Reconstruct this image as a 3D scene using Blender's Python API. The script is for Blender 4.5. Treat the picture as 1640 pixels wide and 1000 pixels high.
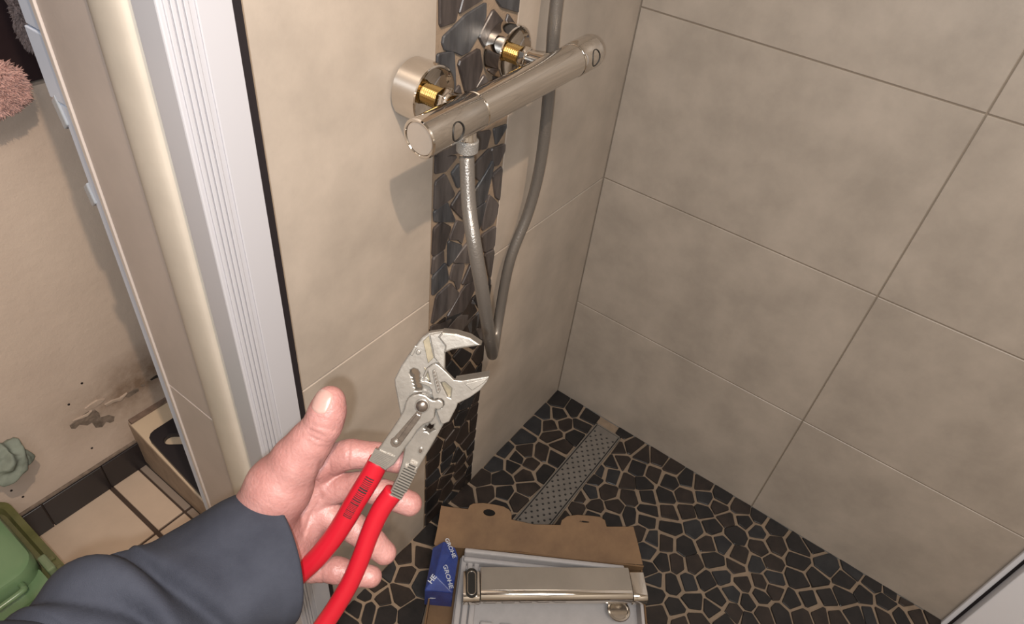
import bpy, bmesh, math, random
import numpy as np
from mathutils import Vector, Matrix

# ------------------------------------------------------------------ scene, camera, light
scene = bpy.context.scene
for o in list(bpy.data.objects):
    bpy.data.objects.remove(o)
COL = scene.collection

# camera solved from the tile joints; world: corner of the shower at the origin,
# x along the mixer wall, y along the other tiled wall, z up (metres)
CAM_R = np.array([[-0.58917073, 0.80174082, 0.10044651],
                  [0.4861522, 0.45103008, -0.74848374],
                  [-0.64539436, -0.39215243, -0.65550178]])   # rows: right, down, forward
CAM_C = np.array([1.01494773, 0.46008329, 1.19043178])
FPX = 1072.408
cam_data = bpy.data.cameras.new('camera')
cam_data.sensor_width = 36.0
cam_data.lens = FPX / 1640 * 36
cam_data.clip_start = 0.02
cam = bpy.data.objects.new('camera', cam_data)
COL.objects.link(cam)
M = Matrix.Identity(4)
for i in range(3):
    M[i][0] = CAM_R[0][i]
    M[i][1] = -CAM_R[1][i]
    M[i][2] = -CAM_R[2][i]
    M[i][3] = CAM_C[i]
cam.matrix_world = M
scene.camera = cam

scene.view_settings.view_transform = 'Standard'
scene.view_settings.look = 'None'
scene.view_settings.gamma = 1.0
scene.view_settings.use_curve_mapping = False
scene.view_settings.exposure = 1.0
scene.cycles.use_denoising = True
scene.cycles.max_bounces = 8
scene.cycles.caustics_reflective = False
scene.cycles.caustics_refractive = False

world = bpy.data.worlds.new('world')
scene.world = world
world.use_nodes = True
world.node_tree.nodes['Background'].inputs[0].default_value = (0.9, 0.85, 0.78, 1)
world.node_tree.nodes['Background'].inputs[1].default_value = 0.05


def add_light(name, kind, loc, target, energy, color, **kw):
    d = bpy.data.lights.new(name, kind)
    d.energy = energy
    d.color = color
    for k, v in kw.items():
        setattr(d, k, v)
    o = bpy.data.objects.new(name, d)
    COL.objects.link(o)
    o.location = loc
    if target is not None:
        o.rotation_euler = (Vector(target) - Vector(loc)).to_track_quat('-Z', 'Y').to_euler()
    return o


# phone torch, just left of and below the lens
flash_pos = CAM_C + CAM_R.T @ np.array([-0.011, 0.0125, -0.004])
add_light('phone_torch', 'POINT', flash_pos, None, 7.9, (0.95, 0.98, 1.0), shadow_soft_size=0.004)
# warm ceiling lamp over the bathroom floor, cone trimmed to mimic the person's shade
add_light('ceiling_spot', 'SPOT', (1.05, 0.73, 2.00), (0.84, -0.90, 0.45), 32.0, (1.0, 0.75, 0.54),
          shadow_soft_size=0.013, spot_size=math.radians(60), spot_blend=0.18)
# added soft fill light below the ceiling, not a lamp of the room
add_light('ceiling_fill', 'AREA', (1.35, 1.25, 2.40), (1.35, 1.25, 0), 14.0, (1.0, 0.94, 0.88),
          shape='RECTANGLE', size=0.9, size_y=0.9)


# ------------------------------------------------------------------ helpers
def ray(u, v):
    return CAM_R.T @ np.array([(u - 820) / FPX, (v - 500) / FPX, 1.0])


def onp(u, v, ax, val):
    """point of the photograph on the plane axis=val"""
    q = ray(u, v)
    return CAM_C + (val - CAM_C[ax]) / q[ax] * q


def cp(u, v, d):
    return CAM_C + ray(u, v) * d


def c2w(P):
    return np.asarray(P) @ CAM_R + CAM_C


WORLD = {}


def place(o, parent, origin):
    origin = Vector(origin)
    if parent is not None:
        o.parent = parent
        o.location = origin - WORLD[parent.name]
    else:
        o.location = origin
    COL.objects.link(o)
    WORLD[o.name] = origin
    return o


def meta(o, label=None, cat=None, group=None, kind=None):
    if label:
        o['label'] = label
    if cat:
        o['category'] = cat
    if group:
        o['group'] = group
    if kind:
        o['kind'] = kind
    return o


def thing(name, loc, label, cat, group=None):
    o = bpy.data.objects.new(name, None)
    o.empty_display_size = 0.03
    place(o, None, loc)
    return meta(o, label, cat, group)


def mk(name, verts, faces, mat, parent=None, smooth=False, bevel=0, seg=2, angle=40):
    V = np.array([list(map(float, v)) for v in verts])
    c = (V.min(0) + V.max(0)) / 2
    me = bpy.data.meshes.new(name)
    me.from_pydata([tuple(v) for v in (V - c)], [], [tuple(int(i) for i in f) for f in faces])
    me.update()
    if bevel:
        bm = bmesh.new()
        bm.from_mesh(me)
        bmesh.ops.recalc_face_normals(bm, faces=bm.faces)
        es = [e for e in bm.edges if len(e.link_faces) == 2 and e.calc_face_angle(0) > math.radians(angle)]
        bmesh.ops.bevel(bm, geom=es, offset=bevel, segments=seg, profile=0.5, affect='EDGES', clamp_overlap=True)
        bm.to_mesh(me)
        bm.free()
    if smooth:
        me.polygons.foreach_set('use_smooth', [True] * len(me.polygons))
        if smooth != 'all':
            try:
                me.set_sharp_from_angle(angle=math.radians(smooth if smooth is not True else 35))
            except Exception:
                pass
    if mat:
        me.materials.append(mat)
    o = bpy.data.objects.new(name, me)
    return place(o, parent, c)


class MB:
    """collects shapes for one mesh"""
    def __init__(s):
        s.v = []
        s.f = []

    def add(s, V, F):
        n = len(s.v)
        s.v += [tuple(map(float, v)) for v in V]
        s.f += [tuple(i + n for i in f) for f in F]
        return s

    def box(s, x0, x1, y0, y1, z0, z1):
        V = [(x, y, z) for z in (z0, z1) for y in (y0, y1) for x in (x0, x1)]
        F = [(0, 2, 3, 1), (4, 5, 7, 6), (0, 1, 5, 4), (1, 3, 7, 5), (3, 2, 6, 7), (2, 0, 4, 6)]
        return s.add(V, F)

    def obox(s, c, ax, ay, az):
        """oriented box: centre and half-axes"""
        c, ax, ay, az = (np.asarray(q, float) for q in (c, ax, ay, az))
        V = [c + i * ax + j * ay + k * az for k in (-1, 1) for j in (-1, 1) for i in (-1, 1)]
        F = [(0, 2, 3, 1), (4, 5, 7, 6), (0, 1, 5, 4), (1, 3, 7, 5), (3, 2, 6, 7), (2, 0, 4, 6)]
        return s.add(V, F)

    def lathe(s, p0, axis, prof, n=32, cap=True):
        """prof: list of (distance along axis, radius)"""
        a = Vector(axis).normalized()
        e1 = a.orthogonal().normalized()
        e2 = a.cross(e1)
        p0 = Vector(p0)
        V = []
        F = []
        for (t, r) in prof:
            for k in range(n):
                th = 2 * math.pi * k / n
                V.append(p0 + a * t + (e1 * math.cos(th) + e2 * math.sin(th)) * max(r, 1e-5))
        for i in range(len(prof) - 1):
            for k in range(n):
                k2 = (k + 1) % n
                F.append((i * n + k, i * n + k2, (i + 1) * n + k2, (i + 1) * n + k))
        if cap:
            F.append(tuple(range(n))[::-1])
            F.append(tuple((len(prof) - 1) * n + k for k in range(n)))
        return s.add(V, F)

    def sweep(s, pts, radii, n=20, cap=True, flat=None):
        pts = [Vector(p) for p in pts]
        if not hasattr(radii, '__len__'):
            radii = [radii] * len(pts)
        V = []
        F = []
        up = None
        for i, p in enumerate(pts):
            t = (pts[min(i + 1, len(pts) - 1)] - pts[max(i - 1, 0)]).normalized()
            if up is None:
                up = Vector(flat).normalized() if flat is not None else t.orthogonal().normalized()
            up = (up - t * up.dot(t)).normalized()
            e2 = t.cross(up)
            r = radii[i]
            ra, rb = r if hasattr(r, '__len__') else (r, r)
            for k in range(n):
                th = 2 * math.pi * k / n
                V.append(p + up * (math.cos(th) * ra) + e2 * (math.sin(th) * rb))
        for i in range(len(pts) - 1):
            for k in range(n):
                k2 = (k + 1) % n
                F.append((i * n + k, i * n + k2, (i + 1) * n + k2, (i + 1) * n + k))
        if cap:
            F.append(tuple(range(n))[::-1])
            F.append(tuple((len(pts) - 1) * n + k for k in range(n)))
        return s.add(V, F)

    def make(s, name, mat, parent=None, **kw):
        return mk(name, s.v, s.f, mat, parent, **kw)


def box(name, r, mat, parent=None, **kw):
    return MB().box(*r).make(name, mat, parent, **kw)


def spline(pts, n=12):
    """Catmull-Rom through points"""
    P = [np.asarray(p, float) for p in pts]
    P = [2 * P[0] - P[1]] + P + [2 * P[-1] - P[-2]]
    out = []
    for i in range(1, len(P) - 2):
        for k in range(n):
            t = k / n
            a, b, c, d = P[i - 1], P[i], P[i + 1], P[i + 2]
            out.append(0.5 * (2 * b + (c - a) * t + (2 * a - 5 * b + 4 * c - d) * t * t + (3 * b - a - 3 * c + d) * t ** 3))
    out.append(P[-2])
    return out


def extruded(name, loops, frame, thick, mat, parent=None, bevel=0.0, res=1):
    """2D outlines (first outer, others holes) on frame (origin, ex, ey, ez); extruded +-thick/2 along ez"""
    cu = bpy.data.curves.new(name, 'CURVE')
    cu.dimensions = '2D'
    cu.fill_mode = 'BOTH'
    cu.extrude = max(thick / 2 - bevel, 1e-5)
    cu.bevel_depth = bevel
    cu.bevel_resolution = res
    cu.offset = -bevel
    for lp in loops:
        sp = cu.splines.new('POLY')
        sp.points.add(len(lp) - 1)
        for i, (x, y) in enumerate(lp):
            sp.points[i].co = (x, y, 0, 1)
        sp.use_cyclic_u = True
    tmp = bpy.data.objects.new('tmp', cu)
    COL.objects.link(tmp)
    bpy.context.view_layer.update()
    me = bpy.data.meshes.new_from_object(tmp.evaluated_get(bpy.context.evaluated_depsgraph_get()))
    bpy.data.objects.remove(tmp)
    bpy.data.curves.remove(cu)
    o0, ex, ey, ez = (np.asarray(q, float) for q in frame)
    V = np.array([v.co[:] for v in me.vertices])
    W = o0 + V[:, :1] * ex + V[:, 1:2] * ey + V[:, 2:3] * ez
    F = [tuple(p.vertices) for p in me.polygons]
    bpy.data.meshes.remove(me)
    bm = bmesh.new()
    vs = [bm.verts.new(w) for w in W]
    for f in F:
        try:
            bm.faces.new([vs[i] for i in f])
        except ValueError:
            pass
    bmesh.ops.remove_doubles(bm, verts=bm.verts, dist=1e-6)
    bmesh.ops.recalc_face_normals(bm, faces=bm.faces)
    V = [tuple(v.co) for v in bm.verts]
    bm.verts.index_update()
    F = [[v.index for v in f.verts] for f in bm.faces]
    bm.free()
    return mk(name, V, F, mat, parent)


def rounded(poly, r=0.18, k=3):
    """round the corners of a polygon (r = share of the edge)"""
    P = [np.asarray(p, float) for p in poly]
    out = []
    n = len(P)
    for i in range(n):
        a, b, c = P[i - 1], P[i], P[(i + 1) % n]
        p0 = b + (a - b) * r
        p1 = b + (c - b) * r
        for j in range(k):
            t = j / (k - 1)
            out.append((1 - t) ** 2 * p0 + 2 * t * (1 - t) * b + t * t * p1)
    return out


# ------------------------------------------------------------------ materials
def mat(name, col, rough=0.5, metal=0.0, var=0.0, vscale=8.0, col2=None, bump=0.0, bscale=60.0, stretch=None,
        spec=0.5, coat=0.0, alpha=1.0, trans=0.0, sss=0.0, rvar=0.0, detail=5.0):
    m = bpy.data.materials.new(name)
    m.use_nodes = True
    nt = m.node_tree
    b = nt.nodes['Principled BSDF']
    b.inputs['Base Color'].default_value = (*col, 1)
    b.inputs['Roughness'].default_value = rough
    b.inputs['Metallic'].default_value = metal
    b.inputs['Specular IOR Level'].default_value = spec
    b.inputs['Coat Weight'].default_value = coat
    b.inputs['Alpha'].default_value = alpha
    b.inputs['Transmission Weight'].default_value = trans
    if sss:
        b.inputs['Subsurface Weight'].default_value = sss
        b.inputs['Subsurface Radius'].default_value = (0.006, 0.0025, 0.0015)
        b.inputs['Subsurface Scale'].default_value = 1.0
    geo = nt.nodes.new('ShaderNodeNewGeometry')
    mp = nt.nodes.new('ShaderNodeMapping')
    if stretch:
        mp.inputs['Scale'].default_value = stretch
    nt.links.new(geo.outputs['Position'], mp.inputs['Vector'])
    if var or col2:
        n = nt.nodes.new('ShaderNodeTexNoise')
        n.inputs['Scale'].default_value = vscale
        n.inputs['Detail'].default_value = detail
        n.inputs['Roughness'].default_value = 0.62
        nt.links.new(mp.outputs[0], n.inputs['Vector'])
        r = nt.nodes.new('ShaderNodeValToRGB')
        c2 = col2 if col2 else tuple(c * (1 - var) for c in col)
        c1 = col if col2 else tuple(min(1, c * (1 + var)) for c in col)
        r.color_ramp.elements[0].color = (*c2, 1)
        r.color_ramp.elements[1].color = (*c1, 1)
        r.color_ramp.elements[0].position = 0.32
        r.color_ramp.elements[1].position = 0.68
        nt.links.new(n.outputs['Fac'], r.inputs['Fac'])
        nt.links.new(r.outputs[0], b.inputs['Base Color'])
        if rvar:
            mr = nt.nodes.new('ShaderNodeMapRange')
            mr.inputs['To Min'].default_value = rough - rvar
            mr.inputs['To Max'].default_value = rough + rvar
            nt.links.new(n.outputs['Fac'], mr.inputs['Value'])
            nt.links.new(mr.outputs[0], b.inputs['Roughness'])
    if bump:
        n2 = nt.nodes.new('ShaderNodeTexNoise')
        n2.inputs['Scale'].default_value = bscale
        n2.inputs['Detail'].default_value = 4
        nt.links.new(mp.outputs[0], n2.inputs['Vector'])
        bp = nt.nodes.new('ShaderNodeBump')
        bp.inputs['Strength'].default_value = bump
        bp.inputs['Distance'].default_value = 0.002
        nt.links.new(n2.outputs['Fac'], bp.inputs['Height'])
        nt.links.new(bp.outputs[0], b.inputs['Normal'])
    return m


M_tile = mat('stoneware', (0.41, 0.352, 0.297), 0.42, var=0.13, vscale=10, bump=0.06, bscale=300, rvar=0.08)
M_endtile = mat('torch-tinted stoneware', (0.40, 0.345, 0.315), 0.42, var=0.07, vscale=9, bump=0.06, bscale=300)  # same tile as the walls, the torch light's tint put into its colour
M_grout_tile = mat('tile grout', (0.27, 0.22, 0.17), 0.8)
M_grout = mat('mosaic grout', (0.25, 0.185, 0.13), 0.85, var=0.15, vscale=40, bump=0.3, bscale=400)
M_stoneA = mat('slate black', (0.020, 0.017, 0.017), 0.38, col2=(0.009, 0.009, 0.010), vscale=30, bump=0.15, bscale=150, stretch=(1, 1, .3))
M_stoneB = mat('slate brown', (0.034, 0.024, 0.020), 0.40, col2=(0.014, 0.011, 0.010), vscale=30, bump=0.15, bscale=150, stretch=(1, 1, .3))
M_stoneC = mat('slate blue', (0.030, 0.030, 0.032), 0.40, col2=(0.013, 0.014, 0.017), vscale=30, bump=0.15, bscale=150, stretch=(1, 1, .3))
M_wstoneA = mat('slate grey', (0.115, 0.100, 0.095), 0.36, col2=(0.040, 0.034, 0.034), vscale=60, bump=0.35, bscale=120, stretch=(1, 1, .16))
M_wstoneB = mat('slate violet', (0.085, 0.070, 0.066), 0.36, col2=(0.026, 0.022, 0.022), vscale=60, bump=0.35, bscale=120, stretch=(1, 1, .16))
M_wstoneC = mat('slate steel', (0.090, 0.092, 0.098), 0.34, col2=(0.028, 0.028, 0.032), vscale=60, bump=0.35, bscale=120, stretch=(1, 1, .16))
M_white = mat('white powder coat', (0.45, 0.44, 0.46), 0.35)
M_cream = mat('cream painted wood', (0.50, 0.45, 0.385), 0.45, var=0.06, vscale=14, bump=0.05, bscale=80)
M_edge = mat('pale metal edge trim', (0.50, 0.45, 0.42), 0.35)
M_bright = mat('glossy white post', (0.80, 0.80, 0.84), 0.25)
M_black = mat('black rubber', (0.012, 0.009, 0.011), 0.5)
M_paint = mat('old wall paint', (0.50, 0.40, 0.31), 0.6, var=0.07, vscale=6, bump=0.10, bscale=160)
M_ceil = mat('ceiling paint', (0.62, 0.56, 0.48), 0.7)
M_alu = mat('white lacquered aluminium', (0.42, 0.415, 0.44), 0.3)

# ------------------------------------------------------------------ structure
XE = 0.777      # end of the mixer partition
PT = 0.163      # its thickness
YB = -0.53      # far bathroom wall
ZT = 2.42
XM, YM = 2.3, 2.2
RND = random.Random(7)


def structure(o):
    o['kind'] = 'structure'
    return o


floor = structure(box('floor', (0, XM, -0.02, YM, -0.06, 0), M_grout))
wall_left = structure(box('wall_left', (-0.10, XE - 0.012, -PT + 0.004, -0.0022, 0, ZT), M_grout_tile))
wall_right = structure(box('wall_right', (-0.10, -0.0018, -0.0022, YM, 0, ZT), M_grout_tile))
ceiling = structure(box('ceiling', (-0.1, XM, YB - .05, YM, ZT, ZT + 0.05), M_ceil))
wall_front = structure(box('wall_front', (-0.1, XM, YM, YM + 0.05, 0, ZT), M_ceil))
wall_side = structure(box('wall_side', (XM, XM + 0.05, YB - .05, YM, 0, ZT), M_ceil))
wall_inner = structure(box('wall_inner', (-0.1, -0.05, YB, -PT, 0, ZT), M_ceil))

J = 0.0011   # half joint


def tile(name, r, parent, m=None):
    return box(name, r, m or M_tile, parent, bevel=0.0008, seg=1)


# wall B: stack bond 0.496 x 0.30
zs = [0.001, 0.285, 0.585, 0.885, 1.185, 1.485, 1.785, 2.085, 2.40]
ys = [0.0, 0.496, 0.992, 1.488, 1.984, 2.19]
for i in range(len(zs) - 1):
    for j in range(len(ys) - 1):
        tile('tile', (-0.006, 0.0, ys[j] + J, ys[j + 1] - J, zs[i] + J, zs[i + 1] - J), wall_right)
# wall A
zs = [0.001, 0.585, 1.185, 1.785, 2.40]
SX0, SX1 = 0.333, 0.478
for i in range(len(zs) - 1):
    tile('tile', (0.0012, SX0 - 0.0008, -0.006, 0.0, zs[i] + J, zs[i + 1] - J), wall_left)
    tile('tile', (SX1 + 0.0008, XE - 0.012, -0.006, 0.0, zs[i] + J, zs[i + 1] - J), wall_left)
# end face of the partition
zs = [0.001, 0.546, 1.146, 1.746, 2.40]
M_grout_w = mat('white joint', (0.60, 0.57, 0.54), 0.7)
box('joint_bed', (XE - 0.012, XE - 0.0015, -PT + 0.006, -0.002, 0.0, ZT - .005), M_grout_w, wall_left)
for i in range(len(zs) - 1):
    tile('tile', (XE - 0.010, XE, -PT + 0.006, -0.002, zs[i] + J, zs[i + 1] - J), wall_left, M_endtile)
trim = structure(box('trim_1', (XE - 0.006, XE + 0.002, -PT - 0.001, -PT + 0.006, 0, ZT - .005), M_edge, bevel=0.001))
# rounded cream strip on the end face next to the shower frame
V = MB()
prof = []
for k in range(13):
    th = math.pi * k / 12
    prof.append((XE + 0.009 * math.sin(th) ** 0.6, -0.036 - 0.026 * math.cos(th)))
n = len(prof)
V.add([(x, y, 0) for x, y in prof] + [(x, y, ZT - .005) for x, y in prof],
      [(k, k + 1, n + k + 1, n + k) for k in range(n - 1)] + [tuple(range(n))[::-1], tuple(range(n, 2 * n)), (n - 1, 0, n, 2 * n - 1)])
structure(V.make('trim_2', M_cream, smooth=50))

# ---- mosaic: clipped Voronoi cells
def clip(poly, p, nrm):
    out = []
    for i in range(len(poly)):
        a, b = poly[i], poly[(i + 1) % len(poly)]
        da, db = (a - p) @ nrm, (b - p) @ nrm
        if da <= 0:
            out.append(a)
        if da * db < 0:
            out.append(a + (b - a) * (da / (da - db)))
    return out


def voronoi(seeds, rect, gap, rnd):
    S = np.array(seeds)
    x0, x1, y0, y1 = rect
    cells = []
    for i, s in enumerate(S):
        poly = [np.array(q, float) for q in ((x0, y0), (x1, y0), (x1, y1), (x0, y1))]
        d = np.hypot(*(S - s).T)
        for j in np.argsort(d)[1:16]:
            v = S[j] - s
            L = np.hypot(*v)
            nn = v / L
            g = gap * rnd.uniform(0.35, 2.0)
            poly = clip(poly, s + nn * (L / 2 - g), nn)
            if len(poly) < 3:
                break
        if len(poly) >= 3:
            # drop tiny edges
            q = []
            for a in poly:
                if not q or np.hypot(*(a - q[-1])) > 0.004:
                    q.append(a)
            if len(q) >= 3:
                cells.append(q)
    return cells


def poly_area(q):
    return 0.5 * abs(sum(q[i][0] * q[(i + 1) % len(q)][1] - q[(i + 1) % len(q)][0] * q[i][1] for i in range(len(q))))


def stone(name, poly, to3, h, mats, parent, rnd, r=0.06):
    q = rounded([p + np.array([rnd.uniform(-1, 1), rnd.uniform(-1, 1)]) * 0.0017 for p in poly], r, 2)
    c = sum(q) / len(q)
    n = len(q)
    hh = h * rnd.uniform(0.75, 1.2)
    tilt = (rnd.uniform(-.012, .012), rnd.uniform(-.012, .012))
    V = [to3(p[0], p[1], -0.001) for p in q]
    V += [to3(p[0], p[1], hh * 0.6 + (p - c) @ tilt) for p in q]
    q2 = [c + (p - c) * (1 - 0.0012 / max(np.hypot(*(p - c)), .006)) for p in q]
    V += [to3(p[0], p[1], hh + (p - c) @ tilt) for p in q2]
    F = [(i, (i + 1) % n, n + (i + 1) % n, n + i) for i in range(n)]
    F += [(n + i, n + (i + 1) % n, 2 * n + (i + 1) % n, 2 * n + i) for i in range(n)]
    F += [tuple(range(2 * n, 3 * n))]
    return mk(name, V, F, rnd.choice(mats), parent)


fl = []
Z6 = [(35,55),(95,105),(175,120),(70,170),(255,170),(155,200),(240,240),(330,230),(410,255),(20,245),(95,252),(30,325),(120,325),(220,320),(320,315),(425,325),(520,325),(620,385),(720,430),(120,395),(240,410),(330,400),(420,400),(505,375),(545,440),(640,450),(30,425),(115,445),(240,485),(370,490),(465,480),(595,520),(710,510),(785,475),(75,515),(150,550),(220,565),(315,590),(370,600),(450,575),(515,575),(610,640),(725,595),(125,615),(205,675),(275,680),(360,690),(480,665),(595,690),(705,685),(785,670),(130,710),(165,765),(250,785),(340,775),(435,770),(520,750),(635,785),(720,775),(790,760),(155,850),(200,885),(270,925),(365,880),(500,860),(575,835),(660,885),(725,860),(795,820),(185,945),(470,920),(590,940),(745,950),(385,980),(300,990),(665,980),(530,990)]
fl += [(1000 + x / 3.333, 700 + y / 3.333) for x, y in Z6]
Z7 = [(110,320),(95,430),(270,440),(370,420),(110,555),(265,545),(470,570),(145,680),(260,680),(400,670),(610,690),(670,615),(805,710),(935,765),(1060,830),(105,765),(225,835),(340,820),(470,810),(600,810),(740,790),(900,840),(130,930),(290,945),(430,945),(550,970),(680,935),(790,950),(885,960),(1000,950),(1130,940),(1230,950)]
fl += [(1220 + x / 4.547, 780 + y / 4.547) for x, y in Z7]
Z9 = [(690,150),(760,155),(850,130),(930,170),(630,215),(715,225),(800,215),(895,225),(555,295),(735,275),(860,285),(455,365),(580,330),(580,370),(665,380),(780,345),(530,410),(745,400),(400,445),(505,455),(605,440),(680,490),(325,525),(440,525),(570,510),(350,610),(455,610),(580,580),(530,660),(225,620),(330,650),(430,690),(765,90),(1105,350),(1070,435),(1120,425),(1000,485),(1065,505),(965,530),(950,600),(1040,600),(880,625),(870,695),(975,690),(1085,690),(1070,750),(780,740),(960,740),(1050,235),(1120,270),(1180,310)]
fl += [(680 + x / 3.565, 620 + y / 3.565) for x, y in Z9]
Z8 = [(810,520),(690,600),(820,640),(930,520),(940,690),(770,790),(580,720),(510,790),(650,820),(450,890),(550,905),(660,920),(570,985),(860,930),(700,990),(380,980)]
fl += [(470 + x / 4.545, 780 + y / 4.545) for x, y in Z8]
FX1, FY1 = 0.76, 0.88
seeds = [onp(u, v, 2, 0)[:2] for u, v in fl]
_s = []
for s in seeds:
    if 0 < s[0] < FX1 and 0 < s[1] < FY1 and all(np.hypot(*(s - t)) > 0.021 for t in _s):
        _s.append(s)
seeds = _s
# the rest of the shower floor, out of sight, at the same density
tries = 0
NTR = len(seeds)
while tries < 6000:
    tries += 1
    s = np.array([RND.uniform(0.005, FX1), RND.uniform(0.005, FY1)])
    if all(np.hypot(*(s - t)) > (0.046 if k < NTR else 0.037) for k, t in enumerate(seeds)):
        seeds.append(s)
DX0, DX1, DY0, DY1 = 0.026, 0.60, 0.126, 0.191
cells = voronoi(seeds, (0.0, FX1, 0.0, FY1), 0.0021, RND)
out = []
for q in cells:
    c = sum(q) / len(q)
    # cut away what the drain covers
    if max(p[0] for p in q) > DX0 - .004 and min(p[1] for p in q) < DY1 and max(p[1] for p in q) > DY0:
        if c[0] < DX0 and max(p[0] for p in q) < DX0 + 0.03:
            q = clip(q, np.array([DX0 - 0.004, 0]), np.array([1., 0]))
        elif c[1] < (DY0 + DY1) / 2:
            q = clip(q, np.array([0, DY0 - 0.003]), np.array([0, 1.]))
        else:
            q = clip(q, np.array([0, DY1 + 0.003]), np.array([0, -1.]))
    if len(q) >= 3 and poly_area(q) > 0.00012:
        out.append(q)
out.sort(key=lambda q: (sum(q)[0] / len(q)) ** 2 + 0)
print('floor stones', len(out))
vis = []
rest = []
for q in out:
    c = sum(q) / len(q)
    (vis if len(vis) < 298 else rest).append(q)
SM = [M_stoneA, M_stoneA, M_stoneA, M_stoneB, M_stoneB, M_stoneB, M_stoneC]
for q in vis:
    stone('mosaic_stone', q, lambda a, b, h: (a, b, h), 0.0030, SM, floor, RND)
if rest:
    mb = MB()
    for q in rest:
        q = rounded(q, .1, 2)
        n = len(q)
        mb.add([(p[0], p[1], -0.001) for p in q] + [(p[0], p[1], 0.003) for p in q],
               [(i, (i + 1) % n, n + (i + 1) % n, n + i) for i in range(n)] + [tuple(range(n, 2 * n))])
    o = mb.make('mosaic_stone_rest', M_stoneA, floor)
    o['kind'] = 'stuff'

# ---- mosaic strip up the mixer wall, larger stones traced, the lower ones as cells
box('mosaic_bed', (SX0, SX1, -0.008, -0.0008, 0, ZT - .005), M_grout, wall_left)
tr = []
def T(org, s, polys):
    for q in polys:
        tr.append([np.array(onp(org[0] + x / s, org[1] + y / s, 1, 0))[[0, 2]] for x, y in q])
T((690, 0), 5, [
    [(20,-90),(250,-90),(230,0),(190,170),(20,230)], [(262,-60),(425,-70),(405,0),(240,105),(222,100)],
    [(430,20),(432,120),(385,240),(300,400),(240,445),(190,400),(110,390),(95,340),(105,300),(190,200),(270,120)],
    [(500,-90),(715,-90),(705,0),(700,90),(670,95),(560,50),(520,0)],
    [(500,70),(568,170),(500,400),(410,370),(375,300)], [(25,460),(60,430),(180,415),(188,700),(100,800),(10,760)],
    [(215,490),(380,390),(405,540),(330,740),(280,740)], [(415,610),(470,660),(330,760)], [(220,685),(245,745),(185,735)],
    [(620,110),(690,190),(640,280),(585,230)], [(640,320),(700,300),(690,560),(520,520),(520,400)],
    [(500,560),(680,590),(640,700),(510,720)]])
T((680, 180), 5.553, [
    [(75,440),(80,400),(290,380),(180,530),(75,560)], [(65,640),(180,540),(270,720),(75,870)],
    [(240,550),(300,460),(330,460),(325,640),(290,655)], [(235,840),(320,690),(370,740),(370,940),(340,945)],
    [(90,880),(195,800),(275,965),(90,965)], [(440,340),(440,190),(590,150),(545,320)],
    [(610,150),(740,90),(735,140),(635,285)], [(580,320),(700,290),(695,350),(650,460),(610,465)],
    [(430,470),(570,325),(590,400),(485,600),(440,560)], [(595,430),(600,480),(540,780),(440,850),(440,700),(490,620)],
    [(600,560),(690,475),(675,770),(630,745)], [(575,720),(668,800),(650,900),(600,980),(505,1050),(530,890)],
    [(430,870),(545,790),(500,1000),(460,1060)],
    [(90,340),(230,250),(420,210),(420,260),(300,350),(110,400)]])
T((680, 340), 5, [
    [(130,80),(205,120),(170,240),(150,290),(50,360),(60,140)], [(255,75),(330,80),(290,250),(260,225),(195,215)],
    [(190,225),(290,265),(240,360),(180,430)], [(45,380),(145,305),(150,390),(45,500)],
    [(350,230),(365,410),(220,400),(300,300)], [(45,530),(165,410),(185,550),(50,675)],
    [(230,420),(315,420),(270,610),(250,615),(235,560),(195,545)], [(370,400),(420,530),(295,580)],
    [(205,570),(270,660),(190,780),(45,895),(90,670)], [(430,530),(410,600),(310,790),(170,840),(290,640),(330,590)],
    [(450,190),(585,100),(560,270),(470,320)], [(470,340),(565,285),(550,500),(510,515)],
    [(510,530),(540,535),(540,700),(520,640)], [(440,610),(450,740),(360,735)],
    [(45,920),(210,850),(160,940),(50,950)], [(270,820),(395,815),(300,950),(170,940)],
    [(455,770),(470,860),(360,970),(340,900)], [(480,870),(500,1000),(440,1010),(405,950)],
    [(375,200),(450,330),(470,500),(400,420)]])
WM = [M_wstoneA, M_wstoneA, M_wstoneB, M_wstoneC]
for q in tr:
    cq = sum(q) / len(q)
    q = [p + (p - cq) / max(np.hypot(*(p - cq)), 1e-6) * 0.0016 for p in q]
    q = [np.array([min(max(p[0], SX0 + 0.002), SX1 - 0.0015), p[1]]) for p in q]
    stone('mosaic_stone', q, lambda a, b, h: (a, h - 0.0008, b), 0.0032, WM, wall_left, RND, r=0.09)
Z5 = [(335,130),(255,170),(310,215),(215,265),(310,280),(315,365),(235,355),(140,345),(155,390),(260,420),(290,450),(70,450),(140,480),(200,500),(55,560),(135,545),(225,530),(290,510),(145,600),(290,580),(60,630),(220,600),(125,640),(270,630),(45,700),(135,710),(215,670),(160,760),(50,780),(50,850),(30,930)]
wl = [(680 + x / 3.846, 600 + y / 3.846) for x, y in Z5] + [(700,548),(728,545),(757,545),(705,575),(740,572),(768,570),(722,598),(750,596),(772,592)]
seeds = [onp(u, v, 1, 0)[[0, 2]] for u, v in wl]
ZLOW = 0.532
seeds = [s for s in seeds if SX0 < s[0] < SX1 and 0 < s[1] < ZLOW]
def fill(seeds, z0, z1, dmin):
    t = 0
    while t < 1500:
        t += 1
        s = np.array([RND.uniform(SX0 + .004, SX1 - .004), RND.uniform(z0, z1)])
        if all(np.hypot(*(s - q)) > dmin for q in seeds):
            seeds.append(s)
fill(seeds, 0.01, ZLOW, 0.034)
WM2 = [M_stoneA, M_stoneB, M_stoneB, M_stoneC]
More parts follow.
